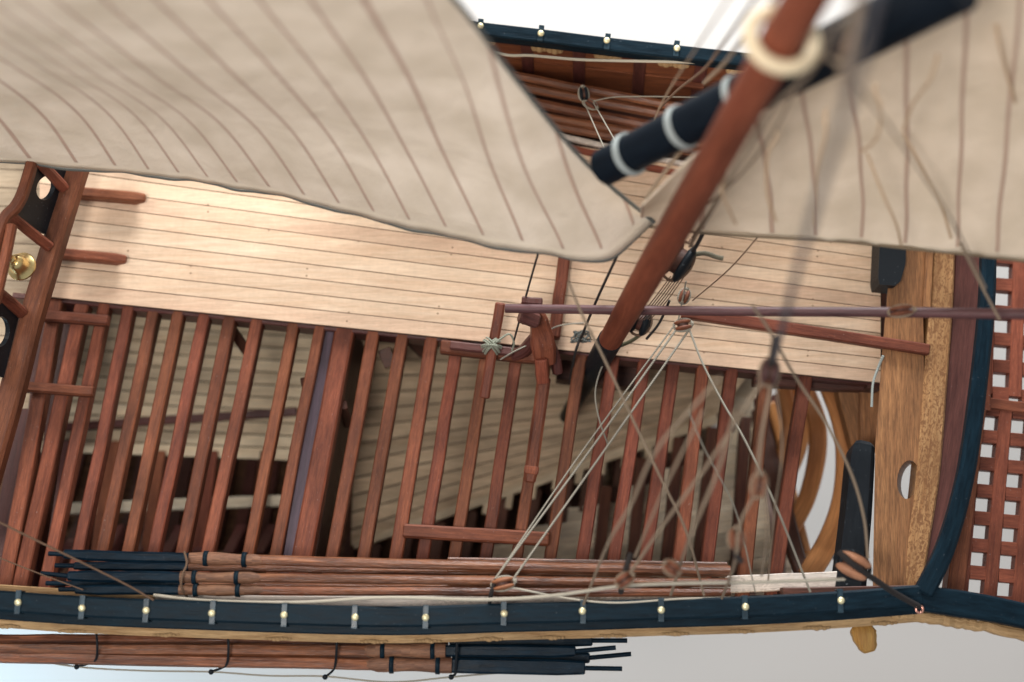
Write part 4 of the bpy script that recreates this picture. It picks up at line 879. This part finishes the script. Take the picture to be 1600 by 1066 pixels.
R_('rope', [(913, 160, 1.0), (928, 195, 1.4), (948, 240, 2.0)], 0.0104, ROPE, 'left of two pale falls below the far block', group=gr)
R_('rope', [(926, 158, 1.0), (944, 190, 1.4), (968, 232, 2.0)], 0.0104, ROPE, 'right of two pale falls below the far block', group=gr)
R_('rope', [(1200, -30, 9), (1130, 68, 6), (1100, 108, 4), (1060, 140, 2.5), (1030, 170, 1.2)], 0.0178, ROPEB, 'brown stay from the mast top down to the far side', group=gr)
R_('rope', [(1225, -20, 9.5), (1175, 40, 8), (1135, 95, 6), (1100, 130, 4.5)], 0.0222, ROPET, 'short taupe stay left of the mast hoop', group=gr)
R_('rope', [(1215, 10, 8.5), (1170, 100, 6.5), (1110, 180, 5.4), (1060, 240, 4.8), (1010, 310, 4.0)], 0.0259, ROPET, 'taupe line passing in front of the white lashings of the yard', group=gr)
R_('rope', [(1375, -60, 13.5), (1340, 110, 12.4), (1290, 270, 11.2), (1255, 390, 10.2), (1236, 460, 9.0), (1210, 560, 5.4)], 0.034, ropem('slate_cord', lin(92, 88, 92), lin(64, 62, 68)), 'wide blurred slate rope falling over the right sail to the dark block', group=gr)
R_('rope', [(1345, -30, 12), (1330, 60, 11.4), (1318, 140, 10.8)], 0.0444, ROPET, 'thick blurred rope beside the mast hoop', group=gr)
R_('rope', [(1300, 60, 9.6), (1260, 120, 8.6), (1200, 180, 7.6), (1130, 300, 6), (1078, 385, 3)], 0.0222, ROPET, 'blurred line from the hoop down to the black block', group=gr)
R_('rope', [(1212, 528, 5.6), (1205, 570, 5.2)], 0.045, ROPED, 'short black strop above the dark hanging block', group=gr)
R_('rope', [(1198, 598, 5.0), (1150, 690, 5.2), (1100, 760, 5.0), (1030, 830, 4.4), (984, 900, 3.2)], 0.0178, ROPET, 'blurred tan fall slanting left from the dark block to the orange block', group=gr) if False else None
R_('rope', [(1125, 590, 6.2), (1028, 700, 5.4), (985, 790, 4.6), (950, 850, 3.8), (912, 944, 1.5)], 0.0192, ROPET, 'leftmost blurred tan rope crossing the bow beams down to the rail', group=gr)
R_('rope', [(1190, 598, 5.6), (1110, 720, 5.0), (1040, 815, 4.2), (985, 895, 3.1)], 0.0207, ROPET, 'blurred tan rope from the dark block to the orange block', group=gr)
R_('rope', [(1205, 602, 5.0), (1190, 680, 4.9), (1184, 745, 4.7)], 0.0222, ROPET, 'short blurred tan rope between the dark block and the tan block', group=gr)
R_('rope', [(1178, 775, 4.5), (1156, 820, 4.3), (1148, 880, 4.0), (1128, 935, 1.5)], 0.0192, ROPET, 'blurred rope from the tan block down to the near rail', group=gr)
R_('rope', [(1196, 770, 4.5), (1199, 830, 4.2), (1190, 900, 2.8)], 0.0148, ROPET, 'faint rope right of the tan block over the last beams', group=gr)
R_('rope', [(1150, 640, 5.8), (1120, 740, 5.2), (1078, 840, 4.4), (1048, 930, 1.6)], 0.0207, ROPET, 'blurred tan rope in the middle of the bow beams ending at the rail', group=gr)
R_('rope', [(985, 865, 3.0), (978, 890, 3.0), (970, 925, 2.0)], 0.04, ROPED, 'short black strop through the orange block', group=gr)
R_('rope', [(1153, 820, 4.2), (1150, 862, 4.2), (1160, 880, 4.2)], 0.04, ROPED, 'short black strop on the lower blurred block', group=gr)
R_('rope', [(1310, 862, 2.35), (1335, 884, 2.4), (1370, 908, 2.1), (1400, 928, 1.8), (1436, 948, 1.5)], 0.042, ROPED, 'thick black strop from the pinkish block to the rail corner', group=gr)
R_('rope', [(1380, 556, 0.7), (1372, 575, 0.6), (1364, 600, 0.55), (1362, 636, 0.5)], 0.02, ropem('pale_cord', lin(190, 196, 190), lin(150, 156, 150)), 'short loose grey-white thread end at the deck corner', group=gr)
R_('rope', [(1500, 380, 4.6), (1530, 440, 4.2), (1562, 500, 4.0)], 0.0178, ROPET, 'blurred tan rope over the blue-black bow rail', group=gr)
R_('rope', [(775, 905, 1.5), (768, 925, 1.5), (765, 942, 1.3)], 0.03, ROPED, 'black strop joining the rail block to the near rail', group=gr)
# running tackle by the mast, separate strands
for i in range(6):
    R_('tackle_strand', [(1048+i*5, 432-i*1, 2.0), (1018+i*4.5, 472, 1.5), (988+i*4, 508, 0.9)], 0.0074, ROPEB, ['thin brown strand nearest the mast in the fan of tackle at its foot', 'second strand from the mast in the fan of tackle', 'third strand from the mast in the fan of tackle', 'third strand from the outer side of the tackle fan', 'second strand from the outer side of the tackle fan', 'outermost strand of the tackle fan, farthest from the mast'][i], 'rope', 'strands of the mast foot tackle')
R_('rope', [(1010, 530, 0.7), (1030, 505, 0.9), (1046, 470, 1.3)], 0.02, ROPED, 'dark cord from the deck block toward the thin spar', group=gr)
R_('rope', [(970, 540, 0.4), (988, 532, 0.5), (1004, 520, 0.7)], 0.03, ropem('mossy_cord', lin(110, 104, 76), lin(70, 66, 48)), 'short greenish seizing at the right of the mast foot', group=gr)
m = MB()
for k in range(5):
    a0 = k*1.25; cc = P(907, 526, 0.26); pts = [cc+Vector((0.11*math.cos(a0+t)*(1+.45*math.sin(3*t+k)), 0.085*math.sin(a0+t*1.3+k), 0.04*math.sin(2*t+k))) for t in [i*0.35 for i in range(16)]]; tube(m, catmull(pts, 3), 0.013, 6)
tag(m.build('rope_knot', ropem('blue_grey_cord', lin(128, 132, 126), lin(40, 42, 44))), 'blue-grey knot on the deck at the left of the mast foot', 'knot')
m = MB()
for k, (an, of) in enumerate(((0.75, -.03), (0.8, .0), (0.7, .03), (2.35, -.03), (2.4, .0), (2.3, .03), (0.05, 0.02), (3.0, -.02))):
    cc = P(768, 540, 0.60); d = Vector((math.cos(an), math.sin(an), 0)); n_ = Vector((0, 0, 1)); q = d.cross(n_)
    pts = [cc+d*(sv*0.15)+q*of+n_*(0.09+0.006*k-0.16*abs(sv)**3) for sv in [-1, -.7, -.3, 0, .3, .7, 1]]; tube(m, catmull(pts, 4), 0.015, 6)
tube(m, catmull([P(775, 535, .7), P(795, 522, .72), P(803, 535, .6), P(800, 548, .5)], 6), 0.016, 6)
tag(m.build('rope_knot', ropem('sage_cord', lin(168, 170, 152), lin(116, 118, 102))), 'sage grey cross lashing tied round the short upright bar', 'knot')

for L_, r_, mt, lb_ in (
  ([(1100, 362, 2.8), (1084, 390, 2.4), (1066, 404, 2.2)], 0.03, ROPED, 'short dark strop over the black hanging block'),
  ([(1076, 400, 2.2), (1100, 396, 2.3), (1120, 402, 2.3), (1130, 404, 2.3)], 0.035, ropem('olive_cord', lin(120, 112, 92), lin(74, 70, 58)), 'frayed olive cord end sticking out right of the black hanging block'),
  ([(1150, -20, 9), (1098, 60, 7), (1040, 150, 4), (1010, 215, 2.5)], 0.012, ROPET, 'faint thin line left of the hoop crossing the far rail'),
  ([(1190, 200, 7.4), (1150, 262, 6.2), (1110, 330, 4.6), (1082, 372, 3.0)], 0.02, ROPEB, 'brown line over the right sail to the black hanging block'),
  ([(1246, 132, 7.6), (1200, 220, 6.6), (1130, 300, 5.2), (1060, 350, 4.2)], 0.014, ROPET, 'fine tan line in front of the right sail near the mast'),
  ([(1072, 440, 1.9), (1066, 470, 1.5), (1060, 500, 1.2)], 0.012, ROPE, 'very short grey strand between the two small blocks'),
  ([(1330, 120, 9.5), (1420, 240, 7.8), (1490, 350, 6.2), (1540, 450, 4.6)], 0.014, ROPET, 'faint tan line slanting right across the right sail'),
  ([(1100, 640, 5.6), (1040, 760, 4.8), (992, 870, 3.4)], 0.016, ROPET, 'thin blurred rope between the thicker ones left of the bow rigging'),
  ([(1212, 600, 4.9), (1222, 700, 4.2), (1210, 800, 3.4), (1200, 910, 1.8)], 0.012, ROPET, 'thin faint line hanging right of the tan block'),
  ([(1075, 640, 3.2), (1100, 700, 3.0), (1150, 800, 2.4), (1180, 925, 1.6)], 0.010, ROPE, 'fine pale line crossing between the last bow beams')):
    R_('rope', L_, r_, mt, lb_, group=gr)
